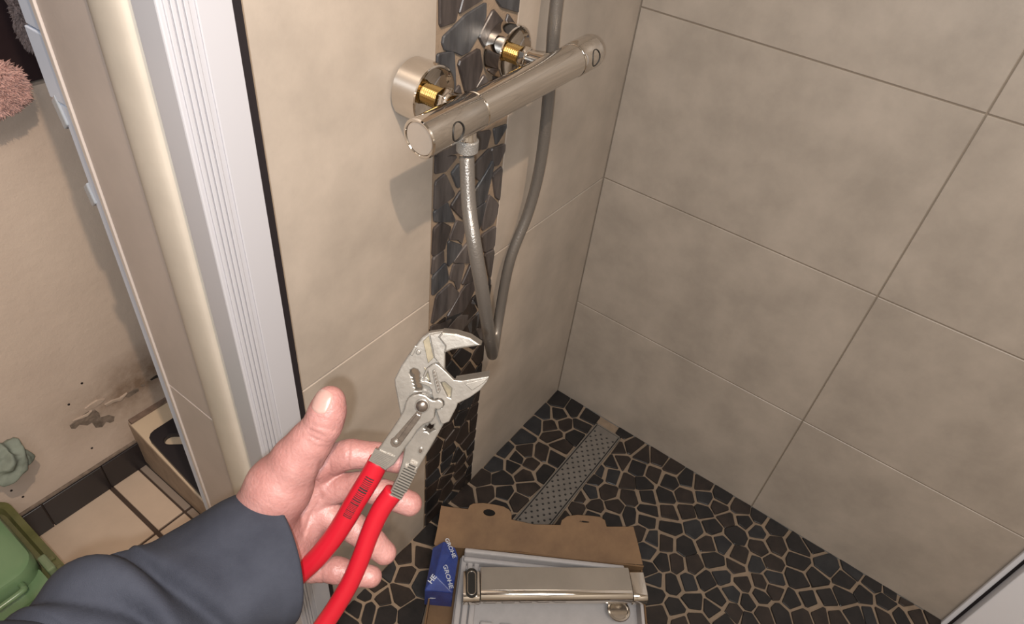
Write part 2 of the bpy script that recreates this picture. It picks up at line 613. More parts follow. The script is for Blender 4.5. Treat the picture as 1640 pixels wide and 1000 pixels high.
for q in voronoi(seeds, (SX0 + 0.002, SX1 - 0.002, 0.004, ZLOW), 0.0019, RND):
    if poly_area(q) > 0.00012:
        stone('mosaic_stone', q, lambda a, b, h: (a, h - 0.0008, b), 0.0030, WM2, wall_left, RND)
# ---- far bathroom: wall, skirting, floor tiles, ledge
def crack_wall():
    """old plaster wall with a blown, flaked seam near the floor"""
    m = bpy.data.materials.new('damaged plaster')
    m.use_nodes = True
    nt = m.node_tree
    b = nt.nodes['Principled BSDF']
    b.inputs['Roughness'].default_value = 0.65
    geo = nt.nodes.new('ShaderNodeNewGeometry')
    sep = nt.nodes.new('ShaderNodeSeparateXYZ')
    nt.links.new(geo.outputs['Position'], sep.inputs[0])
    n1 = nt.nodes.new('ShaderNodeTexNoise')
    n1.inputs['Scale'].default_value = 5
    n1.inputs['Detail'].default_value = 6
    nt.links.new(geo.outputs['Position'], n1.inputs['Vector'])
    n2 = nt.nodes.new('ShaderNodeTexNoise')
    n2.inputs['Scale'].default_value = 34
    n2.inputs['Detail'].default_value = 7
    n2.inputs['Roughness'].default_value = 0.65
    nt.links.new(geo.outputs['Position'], n2.inputs['Vector'])

    def math_(op, a, bb, clampit=False):
        k = nt.nodes.new('ShaderNodeMath')
        k.operation = op
        k.use_clamp = clampit
        for i, q in enumerate((a, bb)):
            if isinstance(q, (int, float)):
                k.inputs[i].default_value = q
            else:
                nt.links.new(q, k.inputs[i])
        return k.outputs[0]
    # seam band: brown damp staining around z = 0.2, stronger to the right (small x)
    wob = math_('MULTIPLY', math_('SUBTRACT', n1.outputs['Fac'], 0.5), 0.10)
    dz = math_('ABSOLUTE', math_('SUBTRACT', math_('ADD', sep.outputs['Z'], wob), 0.195), 0)
    band = math_('SUBTRACT', 1.0, math_('DIVIDE', dz, 0.085), True)
    side = math_('DIVIDE', math_('SUBTRACT', 0.86, sep.outputs['X']), 0.16, True)
    st = math_('MULTIPLY', math_('MULTIPLY', band, side), math_('MULTIPLY', n2.outputs['Fac'], 1.9), True)
    low = math_('SUBTRACT', 1.0, math_('DIVIDE', math_('ABSOLUTE', math_('SUBTRACT', sep.outputs['X'], 0.73), 0), 0.05), True)
    lz = math_('SUBTRACT', 1.0, math_('DIVIDE', sep.outputs['Z'], 0.20), True)
    st2 = math_('MULTIPLY', math_('MULTIPLY', low, lz), math_('MULTIPLY', n2.outputs['Fac'], 1.4), True)
    stain = math_('MAXIMUM', st, st2)
    r = nt.nodes.new('ShaderNodeValToRGB')
    r.color_ramp.elements[0].position = 0.3
    r.color_ramp.elements[1].position = 0.7
    r.color_ramp.elements[0].color = (0.47, 0.385, 0.325, 1)
    r.color_ramp.elements[1].color = (0.54, 0.45, 0.38, 1)
    nt.links.new(n1.outputs['Fac'], r.inputs['Fac'])
    mx = nt.nodes.new('ShaderNodeMix')
    mx.data_type = 'RGBA'
    nt.links.new(stain, mx.inputs['Factor'])
    nt.links.new(r.outputs[0], mx.inputs['A'])
    mx.inputs['B'].default_value = (0.20, 0.14, 0.10, 1)
    nt.links.new(mx.outputs['Result'], b.inputs['Base Color'])
    bp = nt.nodes.new('ShaderNodeBump')
    bp.inputs['Strength'].default_value = 0.35
    bp.inputs['Distance'].default_value = 0.004
    nt.links.new(n2.outputs['Fac'], bp.inputs['Height'])
    nt.links.new(bp.outputs[0], b.inputs['Normal'])
    return m


M_plaster = crack_wall()
ZL = 0.77
wall_back = structure(box('wall_back', (-0.1, XM, YB - 0.05, YB, -0.06, ZL), M_plaster))
M_flake = mat('bare plaster', (0.16, 0.125, 0.10), 0.9, var=0.35, vscale=80, bump=0.8, bscale=120)
M_peel = mat('peeling paint', (0.42, 0.34, 0.28), 0.6, var=.1, vscale=30)


def wall_flake(pix, m, lift, name):
    q = [onp(u, v, 1, YB)[[0, 2]] for u, v in pix]
    c = sum(q) / len(q)
    n = len(q)
    V = [(p[0], YB - 0.001, p[1]) for p in q] + [(c[0] + (p[0] - c[0]) * .96, YB + lift * (1 + .5 * math.sin(7 * i)), c[1] + (p[1] - c[1]) * .93) for i, p in enumerate(q)]
    F = [(i, (i + 1) % n, n + (i + 1) % n, n + i) for i in range(n)] + [tuple(range(n, 2 * n))]
    return mk(name, V, F, m, wall_back)


def zz(x, y):   # from the zoom at (100,540), 3.846 px per px
    return (100 + x / 3.846, 540 + y / 3.846)


wall_flake([zz(*p) for p in [(40,545),(90,505),(150,460),(195,445),(225,465),(235,495),(285,480),(325,490),(320,520),(295,530),(270,520),(245,555),(205,560),(180,525),(150,545),(100,540),(75,565),(50,565)]], M_flake, 0.0012, 'bare_patch')
wall_flake([zz(*p) for p in [(395,350),(430,325),(465,312),(470,330),(440,350),(405,375),(390,372)]], M_flake, 0.0012, 'bare_patch')
wall_flake([zz(*p) for p in [(480,295),(505,288),(507,300),(485,306)]], M_flake, 0.0012, 'bare_patch')
wall_flake([zz(*p) for p in [(538,262),(570,238),(608,222),(612,240),(575,252),(545,268)]], mat('dark hole', (0.02, 0.016, 0.014), 0.9), 0.0012, 'bare_patch')
wall_flake([zz(*p) for p in [(135,440),(170,410),(210,385),(260,375),(240,400),(200,430),(150,452)]], M_peel, 0.0025, 'paint_flake')
wall_flake([zz(*p) for p in [(255,415),(300,388),(350,372),(395,340),(360,385),(305,402),(265,428)]], M_peel, 0.003, 'paint_flake')
wall_flake([zz(*p) for p in [(60,515),(120,485),(180,448),(150,482),(110,500)]], M_peel, 0.0025, 'paint_flake')
for (u, v) in [(36.5, 796), (18, 786), (131, 614), (110, 648), (147, 718)]:
    p = onp(u, v, 1, YB)
    MB().lathe(p - np.array([0, .002, 0]), (0, 1, 0), [(0, .0022), (.003, .002)], 8).make('plaster_hole', M_black, wall_back)

# dark tiled upper wall, set a little back above the ledge line
wall_upper = structure(box('wall_upper', (-0.1, XM, YB - 0.05, YB - 0.016, ZL, ZT), M_grout_tile))
M_dark = mat('dark brown glazed tile', (0.030, 0.019, 0.021), 0.3, col2=(0.016, 0.010, 0.012), vscale=9)
for i in range(9):
    for j in range(5):
        x0, z0 = 0.02 + i * 0.25, ZL + 0.002 + j * 0.25
        tile('tile', (x0 + .001, x0 + .249, YB - .018, YB - .006, z0 + .001, z0 + .248), wall_upper, M_dark)

M_ftile = mat('cream floor tile', (0.53, 0.42, 0.33), 0.3, var=0.07, vscale=9)
M_fgrout = mat('dark floor grout', (0.055, 0.035, 0.026), 0.7)
M_skirt = mat('black skirting tile', (0.020, 0.016, 0.018), 0.3, col2=(0.013, 0.011, 0.013), vscale=20)
floor_b = structure(box('floor_bathroom', (-0.1, XM, YB - .05, -0.02, -0.06, -0.004), M_fgrout))
GX, GY = 0.799, -0.374
for i in range(0, 7):
    for j in range(-1, 2):
        x0 = GX + .004 + i * 0.2
        y0 = GY + .003 + j * 0.2 if j >= 0 else YB
        y1 = GY - .003 if j < 0 else GY + (j + 1) * .2 - .003
        if j == 1:
            y1 = -0.021
        tile('floor_tile', (x0, x0 + 0.192, y0, y1, -0.006, 0), floor_b, M_ftile)
for (y0, y1) in ((YB, GY - .003), (GY + .003, GY + .197), (GY + .203, -0.021)):
    tile('floor_tile', (0.7445, GX - .004, y0, y1, -0.006, 0), floor_b, M_ftile)
    tile('floor_tile', (0.7275, 0.7405, y0, y1, -0.006, -.001), floor_b, mat('grey cut tile', (0.27, 0.22, 0.185), 0.4))
# black skirting tiles along the far wall
sk = [0.722, 0.799, 0.906, 1.1, 1.3, 1.5, 1.7, 1.9, 2.1, 2.3]
skirt = structure(box('baseboard_back', (0.722, XM, YB, YB + 0.0035, 0, 0.070), M_fgrout))
for a, b_ in zip(sk[:-1], sk[1:]):
    tile('skirting_tile', (a + .0008, b_ - .0008, YB, YB + 0.009, 0.001, 0.070), skirt, M_skirt)
box('cement_ledge', (0.722, XM, YB, YB + .006, 0.0705, 0.0735), M_flake, skirt)

# boxed-in ledge behind the partition
M_ledge = mat('ledge render', (0.30, 0.23, 0.175), 0.6, var=0.18, vscale=30)
_V = [(-.05, YB, -.004), (.7265, YB, -.004), (.7265, -PT, -.004), (-.05, -PT, -.004), (-.05, YB, .125), (.7265, YB, .125), (.7485, -PT, .125), (-.05, -PT, .125)]
_F = [(0, 3, 2, 1), (4, 5, 6, 7), (0, 1, 5, 4), (1, 2, 6, 5), (2, 3, 7, 6), (3, 0, 4, 7)]
ledge = structure(mk('trim_3', _V, _F, M_ledge, bevel=.0015))
_V = [(-.05, YB + .012, .125), (.7262, YB + .012, .125), (.7475, -PT, .125), (-.05, -PT, .125)]
mk('ledge_top', _V + [(x, y, .1275) for x, y, z in _V], [(0, 3, 2, 1), (4, 5, 6, 7), (0, 1, 5, 4), (1, 2, 6, 5), (2, 3, 7, 6), (3, 0, 4, 7)], mat('ledge paint', (0.56, 0.45, 0.33), 0.45, var=.05, vscale=12), ledge)
box('dark_joint', (0.7265, 0.7280, YB + .009, -PT, -.002, 0.012), M_black, ledge)
box('damp_joint', (-0.05, 0.724, YB, YB + .012, 0.125, 0.131), mat('damp mortar', (0.16, 0.11, 0.085), 0.8, var=.3, vscale=60), ledge)

# ---- shower enclosure frame, wall post by the partition end
post = thing('shower_frame_post', (0.75, 0.017, 0), 'white ribbed shower frame post beside the mixer wall', 'shower frame')
Hh = 2.0
box('wall_profile', (0.7345, 0.7800, 0.001, 0.010, 0.0, Hh), M_alu, post)
box('post_core', (0.7305, 0.7843, 0.003, 0.034, 0.0, Hh), M_alu, post, bevel=.0015)
for k in range(4):
    x = 0.7785 - k * 0.0045
    box('rib', (x - .0017, x + .0017, 0.033, 0.0360, 0.0, Hh), M_alu, post, bevel=.0005, seg=1)
box('cover_strip', (0.7315, 0.7585, 0.0335, 0.0360, 0.0, Hh), M_alu, post, bevel=.0008, seg=1)
box('rubber_seal', (0.7235, 0.7305, 0.002, 0.0335, 0.0, Hh), M_black, post)
structure(box('trim_4', (0.7025, 0.7075, 0.0, 0.0035, 0.0, Hh), M_cream, bevel=.001))

post2 = thing('shower_frame_post', (0.0, 0.91, 0), 'white shower frame post cropped at the lower right corner', 'shower frame')
box('wall_profile', (0.0005, 0.008, 0.8785, 0.8870, 0.0, Hh), M_bright, post2, bevel=.002)
box('rubber_seal', (0.0005, 0.0075, 0.8870, 0.8915, 0.0, Hh), M_black, post2)
box('post_core', (0.0005, 0.026, 0.8915, 0.96, 0.0, Hh), M_bright, post2, bevel=.002)

# ---- linear drain
M_steel = mat('brushed steel', (0.20, 0.18, 0.16), 0.42, metal=0.25, var=.08, vscale=40)
M_steel_d = mat('dark channel', (0.035, 0.032, 0.03), 0.6, metal=0.3)
drain = thing('linear_drain', (0.30, 0.158, 0), 'perforated steel linear drain set in the black mosaic floor', 'drain')
box('channel', (DX0, DX1, DY0, DY1, -0.002, 0.0008), M_steel_d, drain)
mb = MB()
for r in ((DX0, DX1, DY0, DY0 + .0022), (DX0, DX1, DY1 - .0022, DY1), (DX0, DX0 + .003, DY0, DY1)):
    mb.box(*r, -0.001, 0.0046)
mb.make('channel_rim', M_steel, drain)
mb = MB()
cx, cy = 0.0098, 0.0079
nx = int((DX1 - DX0 - 0.022) / cx)
x00, y00 = DX0 + 0.018, DY0 + 0.0048
for i in range(nx):
    for j in range(7):
        x0, x1, y0, y1 = x00 + i * cx, x00 + (i + 1) * cx, y00 + j * cy, y00 + (j + 1) * cy
        ccx, ccy = (x0 + x1) / 2, (y0 + y1) / 2
        sq = [(x1, ccy), (x1, y1), (ccx, y1), (x0, y1), (x0, ccy), (x0, y0), (ccx, y0), (x1, y0)]
        ci = [(ccx + .0027 * math.cos(k * math.pi / 4), ccy + .0027 * math.sin(k * math.pi / 4)) for k in range(8)]
        if (i + j) % 2:
            ci = None
        if ci:
            mb.add([(a, b, .004) for a, b in sq] + [(a, b, .004) for a, b in ci] + [(a, b, .0012) for a, b in ci],
                   [(k, (k + 1) % 8, 8 + (k + 1) % 8, 8 + k) for k in range(8)] + [(8 + k, 8 + (k + 1) % 8, 16 + (k + 1) % 8, 16 + k) for k in range(8)])
        else:
            mb.add([(a, b, .004) for a, b in sq], [tuple(range(8))])
ye = y00 + 7 * cy
mb.add([(DX0 + .004, y00, .004), (x00, y00, .004), (x00, ye, .004), (DX0 + .004, ye, .004)], [(0, 1, 2, 3)])
mb.add([(DX0 + .004, y00, .004), (x00 + nx * cx, y00, .004), (x00 + nx * cx, y00, .001), (DX0 + .004, y00, .001)], [(0, 1, 2, 3)])
mb.add([(DX0 + .004, ye, .004), (x00 + nx * cx, ye, .004), (x00 + nx * cx, ye, .001), (DX0 + .004, ye, .001)], [(0, 1, 2, 3)])
mb.add([(DX0 + .004, y00, .004), (DX0 + .004, ye, .004), (DX0 + .004, ye, .001), (DX0 + .004, y00, .001)], [(0, 1, 2, 3)])
mb.make('perforated_cover', M_steel, drain)
# ------------------------------------------------------------------ shower mixer on the wall
M_chrome = mat('chrome', (0.72, 0.68, 0.63), 0.07, metal=1.0)
M_chrome_s = mat('satin chrome', (0.62, 0.58, 0.53), 0.22, metal=1.0)
M_brass = mat('brass', (0.72, 0.50, 0.20), 0.22, metal=1.0)
M_gap = mat('dark seam', (0.02, 0.018, 0.016), 0.5)
M_cap = mat('pearl cap', (0.55, 0.50, 0.45), 0.2, metal=0.6)

VL = np.array([0.593, 0.080, 0.8985])
VR = np.array([0.286, 0.080, 0.9075])
va = (VR - VL) / np.linalg.norm(VR - VL)
VLEN = np.linalg.norm(VR - VL)
mixer = thing('shower_mixer', (0.44, 0.0, 0.90), 'chrome cylindrical shower mixer bar mounted on the mosaic strip', 'shower mixer')
RB = 0.0188
tj1, tj2 = 0.082, 0.262
MB().lathe(VL, va, [(tj1, .012), (tj1, RB - .0012), (tj1 + .0012, RB), (tj2 - .0012, RB), (tj2, RB - .0012), (tj2, .012)], 64).make('body', M_chrome, mixer, smooth=40)
MB().lathe(VL, va, [(tj1 - .002, RB - .0014), (tj1 + .001, RB - .0014)], 48).make('seam_ring', M_gap, mixer, smooth=40)
MB().lathe(VL, va, [(tj2 - .001, RB - .0014), (tj2 + .002, RB - .0014)], 48).make('seam_ring', M_gap, mixer, smooth=40)
RH = RB + .0006
hl = MB().lathe(VL, va, [(0.0015, .010), (0.0015, RH - .0035), (0.0, RH - .0028), (0.0, RH - .0012), (.0012, RH), (tj1 - .0018, RH), (tj1 - .0006, RH - .001), (tj1 - .0006, .012)], 64).make('handle', M_chrome, mixer, smooth=40)
MB().lathe(VL + va * .001, va, [(0, .001), (0, RH - .0040), (.002, RH - .0036)], 48).make('end_cap', M_cap, hl, smooth=40)
L = VLEN
hr = MB().lathe(VL, va, [(tj2 + .0006, .012), (tj2 + .0006, RH - .001), (tj2 + .0018, RH), (L - .006, RH), (L - .003, RH - .001), (L - .001, RH - .0035), (L, RH - .009), (L, .001)], 64).make('handle', M_chrome, mixer, smooth=40)


def oval_button(tc, ang, parent):
    """oval outline on the handle's shell; ang measured around the bar"""
    e_r0 = Vector((0, 1, 0))
    e_z = Vector((0, 0, 1))
    pts = []
    for k in range(41):
        th = 2 * math.pi * k / 40
        t = tc + 0.0080 * math.cos(th)
        an = ang + (0.0095 * math.sin(th)) / RH
        rdir = e_r0 * math.cos(an) + e_z * math.sin(an)
        pts.append(Vector(VL + va * t) + rdir * (RH + 0.0003))
    MB().sweep(pts, 0.0006, 8, cap=False).make('button_ring', M_gap, parent, smooth='all')


oval_button(0.034, 0.10, hl)
oval_button(L - 0.023, 0.18, hr)


def inlet(x, zc, depth, name):
    c = np.array([x, 0.0, zc])
    r = 0.0315
    o = MB().lathe(c + np.array([0, .0028, 0]), (0, 1, 0), [(0, r * .9), (0, r), (depth - .001, r), (depth, r - .0012), (depth - .0005, r - .0024), (depth - .006, r - .005), (depth - .012, 0.013), (depth - .012, .004)], 64).make('rosette', M_chrome, mixer, smooth=35)
    prof = []
    y = depth - .012
    k = 0
    while y < depth + .012:
        prof.append((y, .0110 if k % 2 else .0096))
        y += 0.0013
        k += 1
    MB().lathe(c, (0, 1, 0), prof, 28).make('brass_thread', M_brass, mixer)
    MB().lathe(c, (0, 1, 0), [(depth + .0115, .008), (depth + .0115, .0118), (depth + .0125, .0128), (depth + .021, .0128), (depth + .022, .0118), (depth + .022, .008)], 6).make('union_nut', M_chrome, mixer, bevel=.0005)
    MB().lathe(c, (0, 1, 0), [(depth + .021, .0105), (depth + .028, .0105), (0.080 - RB + .004, .0135)], 32).make('inlet_neck', M_chrome, mixer, smooth=40)


inlet(0.517, 0.901, 0.030, 'l')
inlet(0.367, 0.906, 0.022, 'r')
# outlet stub below the bar
OUT = VL + va * 0.0735
MB().lathe(OUT + np.array([0, 0, -.012]), (0, 0, -1), [(0, .0085), (.012, .0085), (.0135, .0095), (.016, .0095)], 32).make('outlet', M_chrome, mixer, smooth=40)

# ---- shower hose
M_hose = mat('grey hose', (0.20, 0.185, 0.17), 0.32, metal=0.55, bump=.25, bscale=500)


def knurl_mat():
    m = mat('knurled chrome', (0.30, 0.29, 0.275), 0.38, metal=0.4)
    nt = m.node_tree
    b = nt.nodes['Principled BSDF']
    v = nt.nodes.new('ShaderNodeTexVoronoi')
    v.inputs['Scale'].default_value = 900
    g = nt.nodes.new('ShaderNodeNewGeometry')
    bp = nt.nodes.new('ShaderNodeBump')
    bp.inputs['Strength'].default_value = 0.9
    bp.inputs['Distance'].default_value = 0.0006
    nt.links.new(g.outputs['Position'], v.inputs['Vector'])
    nt.links.new(v.outputs['Distance'], bp.inputs['Height'])
    nt.links.new(bp.outputs[0], b.inputs['Normal'])
    return m


hp = [np.array([OUT[0], .080, OUT[2] - .046])] + [onp(u, v, 1, y) for u, v, y in [
    (751, 330, .097), (761, 400, .118), (773, 470, .130), (783, 535, .128)]]
hp += [onp(787.5, 562, 1, .108), onp(789, 568, 1, .078), onp(792, 553, 1, .050)]
hp += [onp(u, v, 1, y) for u, v, y in [(798, 515, .034), (816, 420, .032), (846, 340, .035), (864, 270, .038), (875, 190, .040), (883, 100, .041), (892, 0, .041)]]
top = hp[-1]
hp += [top + np.array([-.002, 0, .15]), top + np.array([-.002, 0, .40])]
hose = thing('shower_hose', (top[0], 0.041, 0.9), 'grey shower hose looping below the chrome mixer bar', 'shower hose')
MB().sweep(spline(hp, 10), 0.0079, 20).make('hose', M_hose, hose, smooth='all')
nut0 = OUT + np.array([0, 0, -.0275])
MB().lathe(nut0, (0, 0, -1), [(0, .0075), (0, .0108), (.001, .0115), (.0125, .0115), (.0135, .0105), (.0135, .007)], 40).make('knurled_nut', knurl_mat(), hose, smooth=20)
MB().lathe(nut0 + np.array([0, 0, -.0125]), (0, 0, -1), [(0, .0072), (.009, .0074), (.010, .0078), (.0125, .0078), (.0135, .007)], 32).make('crimp_collar', M_chrome, hose, smooth=40)

# ------------------------------------------------------------------ pliers wrench held in the hand
TT = math.radians(10)
R_, D_, F_ = CAM_R
T_O = cp(600, 770, 0.450)
T_X = R_
T_Y = D_ * math.cos(TT) + F_ * math.sin(TT)
T_Z = -F_ * math.cos(TT) + D_ * math.sin(TT)


def t2(u, v):
    q = ray(u, v)
    s = ((T_O - CAM_C) @ T_Z) / (q @ T_Z)
    p = CAM_C + q * s - T_O
    return np.array([p @ T_X, p @ T_Y])


def t3(u, v, h=0.0):
    a = t2(u, v)
    return T_O + a[0] * T_X + a[1] * T_Y + h * T_Z


def zt(pts):
    return [(600 + x / 4.545, 520 + y / 4.545) for x, y in pts]


M_nick = mat('satin nickel steel', (0.205, 0.187, 0.165), 0.36, metal=0.55, var=0.12, vscale=60, bump=.08, bscale=300)
M_nick_d = mat('worn polished steel', (0.24, 0.205, 0.18), 0.25, metal=0.9, var=.2, vscale=200)
M_nick_y = mat('oily steel', (0.185, 0.155, 0.105), 0.4, metal=0.5, var=.2, vscale=120)
M_red = mat('red dipped plastic', (0.34, 0.007, 0.016), 0.34, spec=0.5)
M_ink = mat('black print', (0.02, 0.008, 0.008), 0.6)
pliers = thing('pliers_wrench', T_O, 'steel pliers wrench with red dipped handles held in the hand', 'pliers')


def plate(name, pix, h, thick, m, parent, bevel=.0006, holes=(), smooth_=False):
    lp = [[tuple(t2(u, v)) for u, v in pix]]
    if smooth_:
        lp[0] = [tuple(p) for p in rounded(lp[0], .22, 3)]
    for hh in holes:
        lp.append([tuple(t2(u, v)) for u, v in hh])
    return extruded(name, lp, (T_O + T_Z * h, T_X, T_Y, T_Z), thick, m, parent, bevel)


def ell(cx, cy, rx, ry, rot=0, n=20):
    return [(cx + rx * math.cos(a) * math.cos(rot) - ry * math.sin(a) * math.sin(rot), cy + rx * math.cos(a) * math.sin(rot) + ry * math.sin(a) * math.cos(rot)) for a in [2 * math.pi * k / n for k in range(n)]]


slot = zt([(262,345),(268,322),(290,310),(318,320),(332,345),(328,368),(336,380),(328,392),(338,404),(332,416),(344,430),(352,450),(345,466),(320,470),(300,468),(305,450),(294,440),(300,425),(288,415),(294,400),(282,390),(288,375),(272,365)])
hole2 = zt([(368,742),(378,722),(392,728),(405,708),(418,720),(436,716),(430,738),(442,752),(424,760),(402,776),(388,764),(374,762),(380,750)])
body_px = zt([(780,134),(700,80),(600,50),(500,38),(400,52),(350,85),(300,150),(250,215),(200,290),(150,390),(155,440),(175,540),(195,650)]) + [
    (648, 690), (649, 718), (645, 738), (638, 760), (627, 782), (622, 793), (635, 802), (643, 796), (655, 776), (668, 752), (690, 715), (711, 678), (721, 650), (718, 600)] + zt([(513,330),(513,182),(570,166)])
bodyp = plate('fixed_jaw_body', body_px, 0, 0.0080, M_nick, pliers, .0009, [slot, hole2])
plate('upper_jaw', zt([(780,134),(700,80),(600,50),(500,40),(470,75),(520,140),(513,190),(572,166)]), 0.0, 0.0150, M_nick, bodyp, .0012)
plate('raised_band', zt([(360,110),(400,70),(435,230),(395,270)]), .0042, .0014, M_nick_y, bodyp, .0003)
plate('raised_web', zt([(405,62),(490,45),(560,150),(520,185),(515,320),(440,230)]), .0045, .0022, M_nick, bodyp, .0008)
plate('emboss', zt(ell(325, 190, 18, 18)), .0044, .0016, M_nick, bodyp, .0006)
plate('emboss', zt([(262,210),(300,140),(318,150),(285,215)]), .0042, .0012, M_nick, bodyp, .0004)
plate('emboss', zt(ell(341, 900, 20, 27, .3)), .0042, .0012, M_nick, bodyp, .0005)
plate('emboss', zt(ell(341, 900, 12, 18, .3)), .0046, .0010, M_nick_d, bodyp, .0003)

win1 = zt([(398,322),(415,395),(372,380)])
win2 = zt([(490,398),(520,395),(568,440),(560,508),(540,500)])
slider_px = zt([(430,268),(455,260),(480,276),(530,322),(585,378),(640,384),(838,352),(822,392),(770,455),(700,505),(612,548),(604,575),(580,620),(550,678),(510,695),(490,688),(478,655),(456,596),(466,582),(498,578),(514,556),(512,532),(496,516),(468,512),(440,520),(428,490),(424,450),(405,430),(335,402),(345,378),(368,384),(366,345),(385,300)])
slider = plate('sliding_jaw', slider_px, .0062, .0044, M_nick, pliers, .0007, [win1, win2])
plate('lower_jaw', zt([(590,392),(838,352),(822,392),(770,455),(700,505),(612,545)]), .0005, .0150, M_nick, slider, .0012)
plate('jaw_facet', zt([(660,405),(715,455),(800,400),(830,362)]), .0083, .0012, M_nick, slider, .0005)
plate('window_floor', zt([(365,300),(580,390),(570,520),(420,460)]), .0043, .0006, M_nick_y, slider, .0001)
plate('raised_rib', zt(rounded([(428,312),(448,298),(462,330),(492,452),(478,474),(462,466)], .2, 3)), .0088, .0014, M_nick, slider, .0006)
mb = MB()
for k in range(6):
    a = zt([(440 + k * 6.5, 322 + k * 24), (450 + k * 6.5, 318 + k * 24)])
    p0, p1 = t3(*a[0], .0096), t3(*a[1], .0096)
    mb.obox((p0 + p1) / 2, (p1 - p0) * .6, T_Y * .0007, T_Z * .0005)
mb.make('embossed_marks', M_nick_d, slider)

knob = [(475 + 37 * math.cos(a), 548 + 37 * math.sin(a)) for a in [math.radians(d) for d in (-125, -90, -60, -30, 0, 30, 60, 90, 120)]]
lever_px = zt([(238,560),(244,530),(262,500),(295,480),(340,470),(385,480),(415,505),(435,516)] + knob + [(452,592),(448,640),(428,668),(372,690),(325,735),(282,800),(240,852),(208,905),(160,975),(112,1008),(100,1018),(-12,948),(0,925),(60,850),(130,750),(190,660),(228,590)])
lever = plate('lever_arm', lever_px, .0082, .0056, M_nick, pliers, .0009)
std = zt([(318,600),(330,580),(352,582),(362,600),(350,640),(205,835),(180,850),(150,842),(136,818),(142,790),(165,775)])
plate('leaf_recess', std, .0111, .0008, M_nick_d, lever, .0002)
plate('leaf_rim', std, .0108, .0006, M_nick, lever, .0001)
plate('leaf_spring', zt([(325,610),(350,622),(222,810),(190,790)]), .0117, .0006, M_nick_d, lever, .0002)
plate('pivot_ring', zt(ell(362, 553, 52, 50)), .0114, .0016, M_nick, lever, .0005)


def dome(name, u, v, h, r, hgt, m, parent):
    c = t3(u, v, h)
    return MB().lathe(c, T_Z, [(hgt * math.sin(a), r * math.cos(a)) for a in [k * math.pi / 12 for k in range(7)]], 24).make(name, m, parent, smooth='all')


dome('pivot_button', *zt([(362, 553)])[0], .0120, .0040, .0022, M_nick_d, lever)
dome('rivet', *zt([(177, 808)])[0], .0115, .0019, .0014, M_nick, lever)
# finger ridges, lever arm then fixed arm
mb = MB()
for k in range(9):
    f = k / 8
    a = np.array([606 + (596.5 - 606) * f * .95, 709 + 16.5 * f])
    b_ = np.array([636.5 - 15.0 * f, 722 + 16 * f])
    p0, p1 = t3(*a, .0115), t3(*b_, .0115)
    sdv = np.cross(p1 - p0, T_Z)
    sdv /= np.linalg.norm(sdv)
    mb.obox((p0 + p1) / 2, (p1 - p0) / 2, sdv * .00048, T_Z * .0008)
mb.make('finger_ridges', M_nick, lever)
mb = MB()
for k in range(14):
    f = k / 13
    c = np.array([664 - 26 * f, 738 + 51 * f])
    w = 10.5 if f > .12 else 6
    a, b_ = c + np.array([-.9, -.42]) * w, c + np.array([.9, .42]) * w * (1 if f < .8 else .8)
    p0, p1 = t3(*a, .0055), t3(*b_, .0055)
    sdv = np.cross(p1 - p0, T_Z)
    sdv /= np.linalg.norm(sdv)
    mb.obox((p0 + p1) / 2, (p1 - p0) / 2, sdv * .00052, T_Z * .0018)
mb.make('finger_ridges', M_nick, bodyp)


def grip(cl, radii, h0):
    pts = spline([t3(u, v, h) for u, v, h in cl], 8)
    n = len(pts)
    rr = list(np.interp(np.linspace(0, 1, n), np.linspace(0, 1, len(radii)), radii))
    dirs = pts[0] - pts[1]
    dirs = dirs / np.linalg.norm(dirs)
    pts = [pts[0] + dirs * .0006] + pts
    rr = [rr[0] * .90] + rr
    e = pts[-1] - pts[-2]
    e = e / np.linalg.norm(e)
    for k in (1, 2, 3):
        a = k * math.pi / 6
        pts.append(pts[n] + e * rr[n] * math.sin(a))
        rr.append(rr[n] * max(math.cos(a), .05))
    return pts, rr


g1c = [(610, 733, .0050), (592, 766, .0035), (572, 799, .0025), (543, 848, .001), (512, 889, .0), (482, 919, -.002), (455, 945, -.004)]
p, r = grip(g1c, [.0070, .0071, .0071, .0070, .0070, .0070], 0)
g1 = MB().sweep(p, [(a * .92, a) for a in r], 24, flat=T_Z).make('grip', M_red, pliers, smooth='all')
g2c = [(631, 787, .0010), (611, 815, .0005), (593, 853, .0), (578, 894, .0), (561, 933, .0), (539, 971, .0), (517, 1004, .0), (494, 1038, .0), (480, 1058, .0)]
p, r = grip(g2c, [.0068, .0066, .0064, .0064, .0066, .0070, .0070], 0)
MB().sweep(p, [(a * .92, a) for a in r], 24, flat=T_Z).make('grip', M_red, pliers, smooth='all')
# printed barcode, bars across the first grip
mb = MB()
ln = spline([t3(u, v, h) for u, v, h in g1c], 40)
ln = np.array(ln)
rb = random.Random(5)
cum = np.concatenate([[0], np.cumsum(np.linalg.norm(np.diff(ln, axis=0), axis=1))])
s = 0.0115
while s < 0.0455:
    w = rb.choice([.0005, .0005, .0008, .0013]) * (1 if s < .03 else .8)
    c0 = np.array([np.interp(s, cum, ln[:, i]) for i in range(3)])
    c1 = np.array([np.interp(s + w, cum, ln[:, i]) for i in range(3)])
    tg = (c1 - c0) / np.linalg.norm(c1 - c0)
    sd = np.cross(tg, T_Z)
    V = []
    for cc in (c0, c1):
        for k in range(5):
            a = math.radians(-24 + k * 12)
            V.append(cc + (T_Z * math.cos(a) * .92 + sd * math.sin(a)) * .0075)
    mb.add(V, [(k, k + 1, 6 + k, 5 + k) for k in range(4)])
    s += w + rb.choice([.0007, .0008, .0010])
mb.make('printed_barcode', M_ink, g1)

# ------------------------------------------------------------------ arm with hand
def dz(v):
    return (v - 770) * 0.42e-3 * math.tan(TT)


